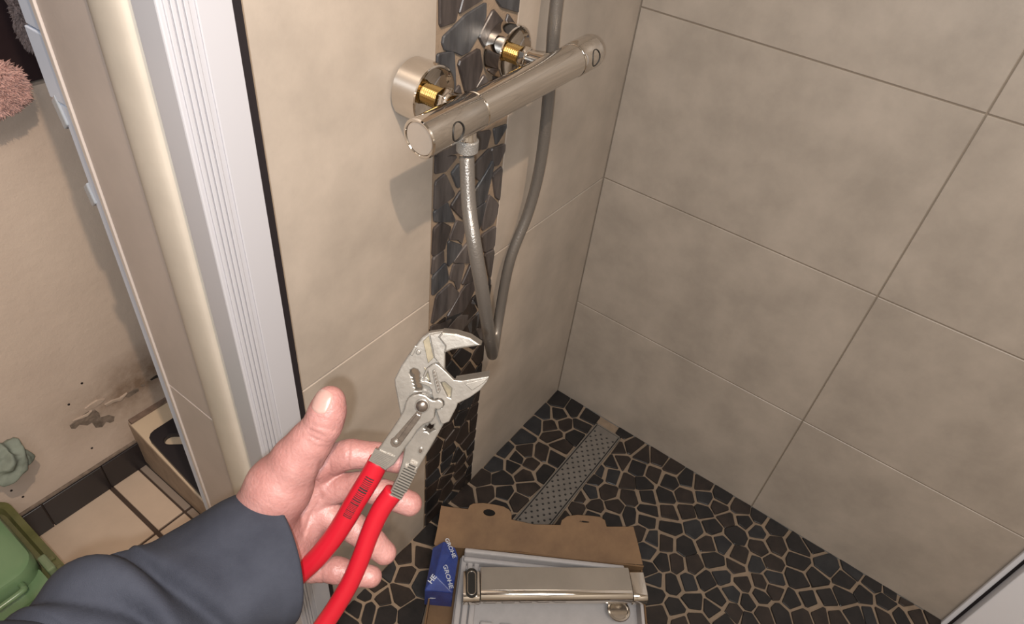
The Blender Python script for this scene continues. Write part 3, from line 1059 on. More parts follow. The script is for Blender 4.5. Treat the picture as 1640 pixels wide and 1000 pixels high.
def H(u, v, d):
    d = d + dz(v)
    return np.array([(u - 820) / FPX * d, (v - 500) / FPX * d, d])


def seg(P, a, b, r1, r2):
    ab = b - a
    t = np.clip(((P - a) @ ab) / (ab @ ab), 0, 1)
    return np.linalg.norm(P - a - t[..., None] * ab, axis=-1) - (r1 + (r2 - r1) * t), t


def smin(a, b, k):
    h = np.clip(0.5 + 0.5 * (b - a) / k, 0, 1)
    return b * (1 - h) + a * h - k * h * (1 - h)


def chain(P, pts, k=.003, creases=()):
    d = None
    for i in range(len(pts) - 1):
        a, b = pts[i][0], pts[i + 1][0]
        s, t = seg(P, a, b, pts[i][1], pts[i + 1][1])
        for (ci, ct, dep, w) in creases:
            if ci == i:
                s = s + dep * np.exp(-((t - ct) / w) ** 2)
        d = s if d is None else smin(d, s, k)
    return d


THUMB = [(H(418, 832, .446), .0225), (H(447, 780, .440), .0205), (H(476, 736, .436), .0152), (H(497, 708, .434), .0128), (H(517, 681, .432), .0112), (H(525, 658, .431), .0103), (H(529, 641, .431), .0090)]
INDEX = [(H(490, 765, .474), .0120), (H(522, 741, .472), .0112), (H(560, 727, .468), .0104), (H(605, 731, .470), .0094), (H(637, 740, .472), .0080)]
MIDDLE = [(H(490, 800, .476), .0122), (H(530, 783, .474), .0110), (H(580, 779, .469), .0103), (H(620, 793, .468), .0096), (H(656, 807, .470), .0088)]
RING = [(H(485, 840, .476), .0120), (H(527, 826, .473), .0104), (H(566, 845, .469), .0102), (H(596, 869, .467), .0096), (H(616, 886, .468), .0084)]
PINKY = [(H(465, 890, .474), .0118), (H(498, 910, .471), .0098), (H(540, 914, .467), .0091), (H(570, 920, .466), .0085), (H(594, 924, .467), .0078)]


FOLDS = [(496, 688, 520, 700, .0007, 2.0), (500, 681, 534, 690, .0006, 1.8), (492, 697, 512, 706, .0006, 2.0),
         (508, 668, 522, 672, .0004, 1.6), (514, 740, 506, 770, .0010, 3.0), (506, 770, 514, 800, .0006, 2.2),
         (516, 795, 498, 825, .0008, 2.5), (498, 825, 486, 858, .0008, 2.5), (530, 762, 528, 744, .0007, 2.0),
         (560, 709, 558, 748, .0008, 2.0), (575, 762, 578, 800, .0006, 2.0), (570, 828, 560, 865, .0006, 2.0),
         (543, 898, 541, 932, .0006, 2.0), (602, 716, 600, 748, .0005, 2.0)]


def hand_sdf(P):
    th = chain(P, THUMB, .006, [(4, -.0, .0005, .10), (3, .82, .0005, .07), (3, .55, .0004, .06)])
    fi = None
    for ch, cr in ((INDEX, [(1, 1.0, .0008, .06), (2, .0, .0008, .05), (2, .95, .0006, .05), (1, .2, .0006, .06)]),
                   (MIDDLE, [(1, .95, .0008, .06), (2, .9, .0006, .05)]), (RING, [(1, .95, .0008, .06), (2, .9, .0006, .07)]),
                   (PINKY, [(1, .6, .0006, .06), (2, .8, .0006, .07)])):
        d = chain(P, ch, .0025, cr)
        fi = d if fi is None else smin(fi, d, .0022)
    pa = None
    W1, W2 = H(418, 850, .470), H(428, 905, .472)
    for e, r in ((H(500, 762, .476), .0135), (H(502, 800, .479), .0135), (H(496, 842, .479), .0130), (H(478, 888, .476), .0130)):
        for w in (W1, W2):
            s, _ = seg(P, w, e, .0200, r)
            pa = s if pa is None else smin(pa, s, .006)
    hyp, _ = seg(P, H(430, 915, .465), H(478, 885, .468), .020, .0135)
    pa = smin(pa, hyp, .008)
    d = smin(pa, fi, .006)
    # web between thumb and index
    wb, _ = seg(P, H(470, 760, .452), H(505, 748, .466), .011, .0085)
    pa2 = smin(d, wb, .006)
    d = smin(pa2, th, .0022)
    # wrist and forearm inside the sleeve
    wr, _ = seg(P, H(425, 868, .458), H(330, 925, .430), .0285, .030)
    d = smin(d, wr, .012)
    # skin folds: thumb knuckle, palm lines, finger joints
    sx = P[..., 0] / P[..., 2] * FPX + 820
    sy = P[..., 1] / P[..., 2] * FPX + 500
    for (u0, v0, u1, v1, dep, w) in FOLDS:
        du, dv = u1 - u0, v1 - v0
        t = np.clip(((sx - u0) * du + (sy - v0) * dv) / (du * du + dv * dv), 0, 1)
        q = np.hypot(sx - u0 - t * du, sy - v0 - t * dv)
        d = d + dep * np.exp(-(q / w) ** 2)
    return d


def surface_nets(f, lo, hi, h):
    n = [int((hi[i] - lo[i]) / h) + 1 for i in range(3)]
    ax = [lo[i] + h * np.arange(n[i]) for i in range(3)]
    val = np.ones(n, np.float32)
    B = 8
    starts = [range(0, n[i], B) for i in range(3)]
    S = np.stack(np.meshgrid(*starts, indexing='ij'), -1).reshape(-1, 3)
    cen = np.array(lo) + (S + (B - 1) / 2) * h
    cv = f(cen)
    for (i, j, k), v in zip(S, cv):
        bl = (slice(i, i + B), slice(j, j + B), slice(k, k + B))
        if abs(v) > B * h * 1.0 + .006:
            val[bl] = v
        else:
            X, Y, Z = np.meshgrid(ax[0][bl[0]], ax[1][bl[1]], ax[2][bl[2]], indexing='ij')
            val[bl] = f(np.stack([X, Y, Z], -1))
    ins = val < 0
    c = [n[0] - 1, n[1] - 1, n[2] - 1]
    cnt = np.zeros(c, np.int8)
    for a in (0, 1):
        for b in (0, 1):
            for d in (0, 1):
                cnt += ins[a:a + c[0], b:b + c[1], d:d + c[2]]
    act = (cnt > 0) & (cnt < 8)
    idx = -np.ones(c, np.int64)
    cells = np.argwhere(act)
    idx[act] = np.arange(len(cells))
    acc = np.zeros((len(cells), 3))
    num = np.zeros(len(cells))
    for axis in range(3):
        o1, o2 = [q for q in range(3) if q != axis]
        for a in (0, 1):
            for b in (0, 1):
                p = cells.copy()
                p[:, o1] += a
                p[:, o2] += b
                q = p.copy()
                q[:, axis] += 1
                v0 = val[tuple(p.T)]
                v1 = val[tuple(q.T)]
                m = (v0 < 0) != (v1 < 0)
                t = v0[m] / (v0[m] - v1[m])
                pt = p[m].astype(float)
                pt[:, axis] += t
                acc[m] += pt
                num[m] += 1
    V = acc / num[:, None] * h + np.array(lo)
    F = []
    for axis in range(3):
        o1, o2 = [q for q in range(3) if q != axis]
        s0 = [slice(0, None)] * 3
        s1 = [slice(0, None)] * 3
        s0[axis] = slice(0, -1)
        s1[axis] = slice(1, None)
        ch = ins[tuple(s0)] != ins[tuple(s1)]
        e = np.argwhere(ch)
        e = e[(e[:, o1] > 0) & (e[:, o2] > 0) & (e[:, o1] < n[o1] - 1) & (e[:, o2] < n[o2] - 1)]
        quad = []
        for a, b in ((-1, -1), (0, -1), (0, 0), (-1, 0)):
            q = e.copy()
            q[:, o1] += a
            q[:, o2] += b
            quad.append(idx[tuple(q.T)])
        quad = np.stack(quad, 1)
        fl_ = ins[tuple(e.T)]
        if axis == 1:
            fl_ = ~fl_
        quad[~fl_] = quad[~fl_][:, ::-1]
        F.append(quad)
    return V, np.concatenate(F)


M_skin = mat('skin', (0.335, 0.172, 0.156), 0.46, col2=(0.26, 0.117, 0.105), vscale=45, bump=.3, bscale=420, sss=.12, spec=.4, detail=3)
M_nail = mat('finger nail', (0.35, 0.225, 0.195), 0.28, col2=(0.30, 0.17, 0.15), vscale=90)
hv, hf = surface_nets(hand_sdf, (-.230, .020, .385), (-.030, .245, .530), 0.0011)
person = thing('person', c2w(H(440, 860, .46)), 'left arm in dark blue-grey sleeve, open hand holding the pliers', 'person')
mk('hand', c2w(hv), hf, M_skin, person, smooth='all')


def on_hand(p, d, far=.035):
    p = np.array(p, float)
    go = 0.0
    for _ in range(60):
        s = hand_sdf(p[None, :])[0]
        st = max(s * .8, -.0005)
        if go + st > far:
            break
        p = p + d * st
        go += st
        if abs(s) < 2e-5:
            break
    return p


def nail(c_uv, ax_uv, wid, lng, dep, name='thumbnail', side_bias=0.0):
    a0, a1 = H(*c_uv, dep), H(*ax_uv, dep)
    ax = (a1 - a0) / np.linalg.norm(a1 - a0)
    sd = np.cross(ax, [0, 0, 1.0])
    sd /= np.linalg.norm(sd)
    N, K = 12, 12
    V = []
    for i in range(N + 1):
        for j in range(K + 1):
            x, y = 2 * i / N - 1, 2 * j / K - 1
            # squircle map
            xx = x * math.sqrt(max(1 - y * y * .42, 0))
            yy = y * math.sqrt(max(1 - x * x * .42, 0))
            p = a0 + sd * xx * wid + ax * yy * lng
            p = p - np.array([0, 0, .025])
            q = on_hand(p, np.array([0, 0, 1.0]))
            edge = max(abs(x), abs(y))
            lift = .0006 if edge < .99 else -.0008
            V.append(q - np.array([0, 0, lift]))
    F = [(i * (K + 1) + j, (i + 1) * (K + 1) + j, (i + 1) * (K + 1) + j + 1, i * (K + 1) + j + 1) for i in range(N) for j in range(K)]
    return mk(name, c2w(np.array(V)), F, M_nail, person, smooth='all')


nail((521.5, 641), (529, 618), .0068, .0080, .431)

# sleeve: lofted cloth tube with folds, cuff turned in
M_cloth = mat('blue grey fleece', (0.032, 0.035, 0.047), 0.9, col2=(0.020, 0.022, 0.031), vscale=22, bump=.25, bscale=1600, spec=.2)
sp = [(431, 893, .450, .0470), (395, 906, .441, .0455), (330, 942, .424, .0410), (270, 982, .408, .0435), (205, 1020, .392, .0510), (140, 1085, .374, .0510), (60, 1165, .350, .0520), (-60, 1200, .315, .0540), (-200, 1300, .275, .0560)]
cl = [np.array([(u - 820) / FPX * d, (v - 500) / FPX * d, d, r]) for u, v, d, r in sp]
cl = spline(cl, 14)
NS, NT = len(cl), 72
V = []
cum = 0.0
Lq = [0]
for i in range(1, NS):
    Lq.append(Lq[-1] + np.linalg.norm(cl[i][:3] - cl[i - 1][:3]))
rings = []
for i in range(NS):
    t = cl[min(i + 1, NS - 1)][:3] - cl[max(i - 1, 0)][:3]
    t = t / np.linalg.norm(t)
    e1 = np.cross(t, [0, 0, 1.0])
    e1 /= np.linalg.norm(e1)          # in the image plane
    if e1[1] > 0:
        e1 = -e1                      # upwards in the picture
    e2 = np.cross(t, e1)
    if e2[2] > 0:
        e2 = -e2                      # towards the camera
    s = Lq[i]
    ring = []
    for k in range(NT):
        a = 2 * math.pi * k / NT
        r = cl[i][3]
        upw = max(math.cos(a), 0)
        nearw = max(math.sin(a), 0)
        f = 0.0
        def g(s0, w, ph=0.0, am=1.0):
            return am * math.exp(-((s - s0 - ph * (a - .8)) / w) ** 2)
        wn = max(0.0, math.cos((a - 1.0) * .75)) if abs(a - 1.0) < 2.0 else 0.0
        f += g(.070, .0055, -.014, -.0085) * wn            # deep crease behind the cuff panel
        f += g(.058, .010, -.012, .0030) * wn
        f += g(.083, .008, -.014, .0060) * wn              # roll
        f += g(.098, .0050, -.020, -.0070) * max(0, math.sin(a)) * wn
        f += g(.112, .009, -.016, .0040) * wn
        f += g(.132, .0060, .012, -.0055) * wn
        f += g(.150, .012, .020, .0035) * (0.3 + wn)
        f += g(.172, .008, -.015, -.0045) * (0.3 + wn)
        f += .0010 * math.sin(a * 3 + s * 60) + .0008 * math.sin(a * 5 - s * 95 + 1)
        f *= min(1, s / .03)
        r = r + f
        sh = .0045 * math.sin(a) * max(0, 1 - s / .06) ** 1.5
        ring.append(cl[i][:3] - t * sh + r * (e1 * math.cos(a) + e2 * math.sin(a)))
    rings.append(ring)
# cuff edge rolled inwards
t0 = cl[0][:3] - cl[1][:3]
t0 /= np.linalg.norm(t0)
c0 = cl[0][:3]
pre = []
for (dt, rs) in ((-.004, .86), (.0002, .90), (.0018, .945), (.0014, .985)):
    pre.append([c0 + t0 * dt + (np.array(q) - c0) * rs for q in rings[0]])
rings = pre + rings
V = [q for ring in rings for q in ring]
F = []
for i in range(len(rings) - 1):
    for k in range(NT):
        k2 = (k + 1) % NT
        F.append((i * NT + k, i * NT + k2, (i + 1) * NT + k2, (i + 1) * NT + k))
sl = mk('sleeve', c2w(np.array(V)), F, M_cloth, person, smooth='all')
# ------------------------------------------------------------------ carton with the spare mixer
M_card = mat('brown cardboard', (0.20, 0.115, 0.055), 0.75, col2=(0.15, 0.083, 0.040), vscale=26, bump=.15, bscale=200)
M_tray = mat('white pulp tray', (0.46, 0.43, 0.42), 0.7, var=.06, vscale=40)
ZF = 0.058
BL = onp(699, 869, 2, ZF)
BR = onp(1031, 906, 2, ZF)
e1 = BR - BL
BLEN = np.linalg.norm(e1)
e1 = e1 / BLEN
e2 = np.array([-e1[1], e1[0], 0.0])
if e2 @ (CAM_C - BL) < 0:
    e2 = -e2
EZ = np.array([0, 0, 1.0])
BD = 0.17
carton = thing('cardboard_carton', ((BL + e1 * BLEN / 2 + e2 * BD / 2) * np.array([1, 1, 0])), 'open brown cardboard carton with two hanging tabs on the mosaic floor', 'carton')
B0 = BL * np.array([1, 1, 0]) + EZ * .0045
th = .0016


def carton_box(name, a, b, c0, c1, z0, z1):
    c = B0 + e1 * (a + b) / 2 + e2 * (c0 + c1) / 2 + EZ * ((z0 + z1) / 2)
    return MB().obox(c, e1 * (b - a) / 2, e2 * (c1 - c0) / 2, EZ * (z1 - z0) / 2).make(name, M_card, carton, bevel=.0006, seg=1)


hw = ZF - .0045
carton_box('bottom_panel', 0, BLEN, 0, BD, 0, .003)
carton_box('back_wall', 0, BLEN, 0, .003, .003, hw)
carton_box('side_wall', 0, .003, .003, BD, .003, .030)
carton_box('side_wall', BLEN - .003, BLEN, .003, BD, .003, hw * .8)
carton_box('front_wall', .003, BLEN - .003, BD - .003, BD, .003, .030)
# back flap with hanging tabs, bent outwards
TL = onp(706, 812, 2, .092)
TRp = onp(1015, 843, 2, .092)
fo = BL.copy()
fx = e1
fn = np.cross(e1, (TL + TRp) / 2 - (BL + BR) / 2)
fn /= np.linalg.norm(fn)
fy = np.cross(fn, fx)


def fpl(u, v):
    q = ray(u, v)
    s = ((fo - CAM_C) @ fn) / (q @ fn)
    p = CAM_C + q * s - fo
    return (p @ fx, p @ fy)


def z6(pts):
    return [(640 + x / 3.727, 780 + y / 3.727) for x, y in pts]


flap_px = z6([(205,345),(225,250),(248,112),(300,122),(360,128),(408,135),(418,112),(440,100),(500,97),(560,105),(620,118),(655,138),(668,165),(668,196),(800,225),(960,228),(968,200),(1000,176),(1060,168),(1130,172),(1195,180),(1225,200),(1235,238),(1395,238),(1420,330),(1452,466),(1100,440),(700,385),(400,370),(215,352)])
hole_px = z6(ell(535, 155, 36, 20, .15, 16))
hole2_px = z6(ell(1102, 209, 30, 5, .1, 12))
extruded('tab_flap', [[fpl(u, v) for u, v in flap_px], [fpl(u, v) for u, v in hole_px], [fpl(u, v) for u, v in hole2_px]], (fo, fx, fy, fn), .0022, M_card, carton, .0004)

# white tray in the carton
tray = thing('packing_tray', (B0 + e1 * .2 + e2 * .08 + EZ * .003), 'white moulded packing tray inside the brown carton', 'tray')
a0 = .046
mb = MB()
def carton_pt(a, c, z):
    return B0 + e1 * a + e2 * c + EZ * z
mb.obox(carton_pt((a0 + BLEN - .005) / 2, .085, .012), e1 * (BLEN - .005 - a0) / 2, e2 * .080, EZ * .009)
mb.make('tray_base', M_tray, tray, bevel=.003)
for k in range(3):
    MB().obox(carton_pt((a0 + BLEN) / 2 - .015, .010 + k * .010, .023 + .008 * (2 - k)), e1 * ((BLEN - a0) / 2 - .022), e2 * .0045, EZ * (.010 + .004 * (2 - k))).make('ridge', M_tray, tray, bevel=.003)
for k in range(3):
    MB().obox(carton_pt(a0 + .008 + k * .012, .085, .026), e1 * .0050, e2 * .075, EZ * .012).make('ridge', M_tray, tray, bevel=.003)
for k in range(5):
    MB().obox(carton_pt(a0 + .060 + k * .034, .137, .022), e1 * .012, e2 * .016, EZ * .008).make('pocket_wall', M_tray, tray, bevel=.004)
MB().obox(carton_pt(BLEN - .009, .10, .030), e1 * .003, e2 * .065, EZ * .022).make('tray_wall', M_tray, tray, bevel=.002)

# spare mixer lying in the tray
ZMx = .080
P1, P2, P3, P4 = (onp(u, v, 2, ZMx) for u, v in ((770, 908), (1008, 910), (1012, 947), (770, 948)))
ma = (P2 - P1 + P3 - P4)
ma[2] = 0
ma /= np.linalg.norm(ma)
mc = np.array([-ma[1], ma[0], 0])
if mc @ (CAM_C - P1) < 0:
    mc = -mc
cen = (P1 + P2 + P3 + P4) / 4
ml = abs((P2 - P1) @ ma + (P3 - P4) @ ma) / 4
mw = abs((P4 - P1) @ mc + (P3 - P2) @ mc) / 4
spare = thing('shower_mixer', cen - EZ * .045, 'flat-topped chrome shower mixer lying in the white tray', 'shower mixer')
prof = []
wq, hq = mw, .036
for (c_, z_) in [(-wq, -.002), (-wq + .002, 0), (wq - .001, 0)]:
    prof.append((c_, z_))
for k in range(1, 10):
    a = math.radians(90 - k * 18)
    prof.append((wq + .014 * math.cos(a) - .001, -.016 + .016 * math.sin(a)))
prof += [(wq - .004, -hq), (-wq, -hq)]


def prism(prof, c, a0_, a1_):
    n = len(prof)
    V = [c + ma * t + mc * x + EZ * z for t in (a0_, a1_) for x, z in prof]
    F = [(k, (k + 1) % n, n + (k + 1) % n, n + k) for k in range(n)] + [tuple(range(n))[::-1], tuple(range(n, 2 * n))]
    return V, F


mk('body', *prism(prof, cen, -ml, ml), M_chrome, spare, smooth=30, bevel=.0006, angle=50)
top_plate = mk('top_shelf', *prism([(-wq + .001, .0), (wq - .002, .0), (wq - .002, .0012), (-wq + .001, .0012)], cen, -ml + .001, ml - .001), mat('satin shelf', (0.50, 0.46, 0.41), 0.38, metal=.8, var=.06, vscale=20), spare)
pr2 = [(x * .92 + .004, z * .92 - .003) for x, z in prof]
hL = mk('handle', *prism(pr2, cen, -ml - .0300, -ml - .0015), M_chrome, spare, smooth=30, bevel=.0008, angle=50)
hR = mk('handle', *prism(pr2, cen, ml + .0015, ml + .0270), M_chrome, spare, smooth=30, bevel=.0008, angle=50)
# slotted window in the left handle
def stadium(w, l, n=10):
    return [(w * math.cos(a), (l if math.sin(a) >= 0 else -l) + w * math.sin(a)) for a in [2 * math.pi * (k + .5) / (2 * n) for k in range(2 * n)]]
hc = cen + ma * (-ml - .0158) + EZ * (-.0022) + mc * .006
extruded('slot_dark', [stadium(.0100, .0165)], (hc, ma, mc, EZ), .0012, M_gap, hL)
extruded('slot_frame', [stadium(.0080, .0140), stadium(.0060, .0140)], (hc + EZ * .0006, ma, mc, EZ), .0014, M_chrome_s, hL, .0003)
MB().lathe(cen + ma * (ml - .020) + mc * (mw + .016) - EZ * .0405, (0, 0, 1), [(0, .012), (0, .0195), (.002, .0205), (.004, .0195), (.0045, .0165), (.002, .0150)], 40).make('outlet_ring', M_chrome_s, spare, smooth=40)

# blue parts packet standing in the carton
M_blue = mat('blue printed film', (0.030, 0.062, 0.27), 0.28, col2=(0.018, 0.034, 0.17), vscale=40, coat=.4, bump=.3, bscale=60)
M_print = mat('white print', (0.55, 0.58, 0.66), 0.5)
packet = thing('parts_packet', onp(700, 960, 2, .008), 'blue printed parts packet wedged beside the white tray', 'packet')
z0 = .0082
F1, F2 = onp(680, 946, 2, .062), onp(725, 950, 2, .062)
Bk1, Bk2 = onp(690, 897, 2, .066), onp(734, 893, 2, .060)
Tp, Tq = onp(711, 867, 2, .080), onp(729, 878, 2, .070)
Md = onp(697, 922, 2, .080)
Bk3 = onp(693, 878, 2, .062)
def dn(p):
    return np.array([p[0], p[1], z0])
dF1, dF2 = dn(F1), dn(F2)
V = [F1, F2, Bk2, Tq, Tp, Bk3, Bk1, Md, dF1, dF2, dn(Bk2), dn(Tq), dn(Tp), dn(Bk3), dn(Bk1)]
F = [(0, 1, 7), (1, 2, 7), (7, 2, 3, 4), (7, 4, 5), (7, 5, 6), (7, 6, 0), (0, 8, 9, 1), (1, 9, 10, 2), (2, 10, 11, 3), (3, 11, 12, 4), (4, 12, 13, 5), (5, 13, 14, 6), (6, 14, 8, 0), (8, 14, 13, 12, 11, 10, 9)]
film = mk('film', V, F, M_blue, packet, bevel=.0015, angle=15)


def text_on(word, size, origin, ex, ey, nrm, name, parent, m):
    cu = bpy.data.curves.new(name, 'FONT')
    cu.body = word
    cu.size = size
    cu.extrude = .0001
    cu.offset = size * .02
    cu.align_x = 'CENTER'
    cu.align_y = 'CENTER'
    tmp = bpy.data.objects.new('tmp', cu)
    COL.objects.link(tmp)
    bpy.context.view_layer.update()
    me = bpy.data.meshes.new_from_object(tmp.evaluated_get(bpy.context.evaluated_depsgraph_get()))
    bpy.data.objects.remove(tmp)
    V = np.array([v.co[:] for v in me.vertices])
    W = np.asarray(origin) + V[:, :1] * ex + V[:, 1:2] * ey + V[:, 2:3] * nrm
    return mk(name, W, [tuple(p.vertices) for p in me.polygons], m, parent)


def face_text(word, size, pl, uv, uv2, name, flip=1, lift=.0009):
    """pl: three points of the facet; uv..uv2 reading direction in the photograph"""
    p0, p1, p2 = pl
    nr = np.cross(p1 - p0, p2 - p0)
    nr /= np.linalg.norm(nr)
    if nr @ (CAM_C - p0) < 0:
        nr = -nr
    def hit(u, v):
        q = ray(u, v)
        return CAM_C + q * (((p0 - CAM_C) @ nr) / (q @ nr))
    a, b = hit(*uv), hit(*uv2)
    ex = (b - a) / np.linalg.norm(b - a)
    ey = np.cross(nr, ex) * flip
    text_on(word, size, (a + b) / 2 + nr * lift, ex, ey, nr, name, film, M_print)


face_text('GROHE', .0125, (F2, Bk2, Md), (713, 910), (721, 938), 'printed_word')
face_text('GROHE', .0110, (Md, Tq, Tp), (717, 869), (725, 888), 'printed_word')
face_text('HE', .0125, (F1, F2, Md), (688, 934), (697, 922), 'printed_word')
for (u, v, w) in ((692, 958, .010), (690, 979, .010)):
    q = ray(u, v)
    nr = np.cross(F2 - F1, EZ)
    nr /= np.linalg.norm(nr)
    if nr @ (CAM_C - F1) < 0:
        nr = -nr
    p = CAM_C + q * (((F1 - CAM_C) @ nr) / (q @ nr))
    ex = (F2 - F1) / np.linalg.norm(F2 - F1)
    extruded('printed_drop', [[(-.006, -.002), (.001, -.0022), (.006, .0008), (.0065, .0022), (.003, .0020), (-.003, .0016)]], (p + nr * .0008, ex, EZ, nr), .0003, M_print, film)

# ------------------------------------------------------------------ things in the far bathroom
# black panel with a slot handle lying on the ledge
cs = [onp(u, v, 2, .1375) for u, v in ((247, 706), (346, 832))]
y0_, y1_ = -.468, -.185
x1_ = .7265
lp = [(x1_ + .0185, y1_), (x1_, y0_ + .02)] + [(x1_ - .018 + .018 * math.cos(a), y0_ + .018 - .018 * math.sin(a)) for a in [math.radians(d) for d in (0, 30, 60, 90)]] + [(.45, y0_), (.45, y1_)]
A0 = onp(262, 704, 2, .1375)
A1 = onp(330, 702, 2, .1375)
dr = (A1 - A0)[:2]
dr = dr / np.linalg.norm(dr)
nr2 = np.array([-dr[1], dr[0]])
c1_ = A0[:2] + dr * .013
c2_ = c1_ + dr * .075
slot_l = []
for k in range(9):
    a = math.radians(90 + k * 22.5)
    slot_l.append(tuple(c1_ + dr * .0120 * math.cos(a) + nr2 * .0120 * math.sin(a)))
for k in range(9):
    a = math.radians(-90 + k * 22.5)
    slot_l.append(tuple(c2_ + dr * .0120 * math.cos(a) + nr2 * .0120 * math.sin(a)))
panel = extruded('slotted_panel', [lp, slot_l], ((0, 0, .1328), (1, 0, 0), (0, 1, 0), (0, 0, 1)), .010, mat('black plastic', (0.016, 0.014, 0.018), 0.35), None, .0012)
meta(panel, 'black plastic panel with a slot handle lying on the cream ledge', 'panel')

# white rail with clear clips behind the partition edge
M_daylight_tint = mat('daylight-tinted white plastic', (0.52, 0.58, 0.70), 0.35)  # the rail is white; cool daylight is put into its base colour
M_clip = mat('clear clip', (0.60, 0.66, 0.74), 0.12, trans=.5)
yl_u = onp(77, 130, 0, .770)[1]
yl_l = onp(132, 262, 0, .770)[1]
zn = onp(42, 33, 0, .770)[2]
zc = onp(90, 158, 0, .770)[2]
zc2 = onp(146, 298, 0, .770)[2]
rail = thing('plastic_rail', (.762, -PT - .01, 0), 'daylight-tinted white plastic rail with clips behind the partition edge', 'rail')
box('upper_section', (.756, .771, yl_u, -PT - .0015, zn - .002, 1.6), M_daylight_tint, rail, bevel=.001)
box('middle_section', (.757, .772, yl_u - .003, -PT - .0015, zc, zn - .004), M_daylight_tint, rail, bevel=.001)
box('lower_section', (.756, .771, yl_l, -PT - .0015, 0.0, zc - .002), M_daylight_tint, rail, bevel=.001)
for z_, k_ in ((zc, 1.0), (zc2, .8)):
    MB().obox((.766, yl_l - .004, z_ - .012), np.array([.007, 0, 0]), np.array([0, .0050, .004]), np.array([0, -.003, .014]) * k_).make('clip', M_clip, rail, bevel=.0015)

# fluffy cloths on the far wall
rf = random.Random(3)


def fluffy(name, pix, yc, depth, col, label, tuft=.009):
    m = mat(name + ' pile', col, 0.95, var=.18, vscale=60, spec=.1)
    q = [onp(u, v, 1, yc)[[0, 2]] for u, v in pix]
    c = sum(q) / len(q)
    # closed pillow: rings from the outline towards the centre on both sides
    q = rounded(q, .25, 4)
    n = len(q)
    V = []
    F = []
    prof = [(1, 0.0), (.97, .45), (.88, .75), (.7, .93), (.45, 1.0), (.2, 1.02)]
    for sgn in (1, -1):
        base = len(V)
        for (f, dd) in prof:
            for p in q:
                w = .0025 * math.sin(p[0] * 400 + p[1] * 310 + f * 9)
                pp = c + (p - c) * f
                V.append((pp[0] + w, yc + sgn * dd * depth + w, pp[1] + w))
        for i in range(len(prof) - 1):
            for k in range(n):
                F.append((base + i * n + k, base + i * n + (k + 1) % n, base + (i + 1) * n + (k + 1) % n, base + (i + 1) * n + k))
        F.append(tuple(base + (len(prof) - 1) * n + k for k in range(n)))
    o = thing(name, (c[0], yc, c[1]), label, 'towel')
    mk('cloth', V, F, m, o, smooth='all')
    mb = MB()
    for i in range(2600):
        t = rf.random()
        f = math.sqrt(rf.random()) * 1.0
        k = int(t * n)
        p = q[k] + (q[(k + 1) % n] - q[k]) * rf.random()
        pp = c + (p - c) * f
        dd = float(np.interp(f, [0, .45, .7, .88, .97, 1], [1.02, 1, .93, .75, .45, 0]))
        base = np.array([pp[0], yc + dd * depth, pp[1]])
        out = np.array([(p - c)[0], 0, (p - c)[1]])
        out = out / np.linalg.norm(out) * f ** 4 + np.array([0, 1 - f ** 4 * .8, 0]) + np.array([rf.uniform(-.7, .7), rf.uniform(-.3, .4), rf.uniform(-.9, .4)])
        out = out / np.linalg.norm(out)
        s1 = np.cross(out, [rf.uniform(-1, 1), rf.uniform(-1, 1), rf.uniform(-1, 1)])
        s1 = s1 / np.linalg.norm(s1) * .0016
        s2 = np.cross(out, s1)
        tip = base + out * tuft * rf.uniform(.5, 1.1)
        b_ = base - out * .001
        mb.add([b_ + s1, b_ - s1 * .5 + s2 * .87, b_ - s1 * .5 - s2 * .87, tip], [(0, 1, 3), (1, 2, 3), (2, 0, 3)])
    t = mb.make('pile', m, o)
    t['kind'] = 'stuff'
    return o


fluffy('fluffy_towel', [(-130, 80), (-60, 88), (5, 97), (28, 112), (38, 132), (42, 152), (18, 172), (-20, 188), (-90, 215), (-150, 190)], -.492, .020, (0.50, 0.315, 0.285), 'pink fluffy towel hanging over the dark tiles at far left', .008)
fluffy('fluffy_towel', [(8, -60), (60, -70), (75, 0), (72, 60), (62, 84), (40, 76), (26, 50), (20, 20), (4, -10)], -.500, .012, (0.21, 0.17, 0.17), 'grey mauve fluffy towel behind the white plastic rail', .007)

# crumpled bath puff
M_puff = mat('grey green net', (0.17, 0.195, 0.165), 0.7, var=.15, vscale=50, spec=.3)
pc = onp(8, 742, 1, -.475)
prad = np.linalg.norm(onp(46, 742, 1, -.475) - pc)
V = []
F = []
NU, NV = 120, 70
rp = random.Random(11)
fold = [(np.array([rp.gauss(0, 1) for _ in range(3)]), rp.uniform(2, 4.5), rp.uniform(0, 6)) for _ in range(9)]
for j in range(NV + 1):
    th_ = math.pi * j / NV
    for i in range(NU):
        ph = 2 * math.pi * i / NU
        d = np.array([math.sin(th_) * math.cos(ph), math.sin(th_) * math.sin(ph), math.cos(th_)])
        r = 1.0
        for ax_, fr, p0 in fold:
            a_ = ax_ / np.linalg.norm(ax_)
            r += .055 * (1 - 2 * abs(math.sin(fr * (d @ a_) + p0 + 1.3 * math.sin(2 * (d @ np.roll(a_, 1))))))
        V.append(pc + d * prad * r * np.array([1, .75, 1]))
for j in range(NV):
    for i in range(NU):
        F.append((j * NU + i, j * NU + (i + 1) % NU, (j + 1) * NU + (i + 1) % NU, (j + 1) * NU + i))
puff = thing('bath_puff', pc, 'crumpled grey-green bath puff hanging against the stained wall', 'bath puff')
mk('net', V, F, M_puff, puff, smooth='all')
MB().sweep(spline([pc + np.array([0, -.02, prad * .8]), pc + np.array([.005, -.045, prad + .03]), np.array([pc[0] + .006, YB + .004, pc[2] + prad + .05])], 6), .0015, 8).make('cord', M_puff, puff, smooth='all')
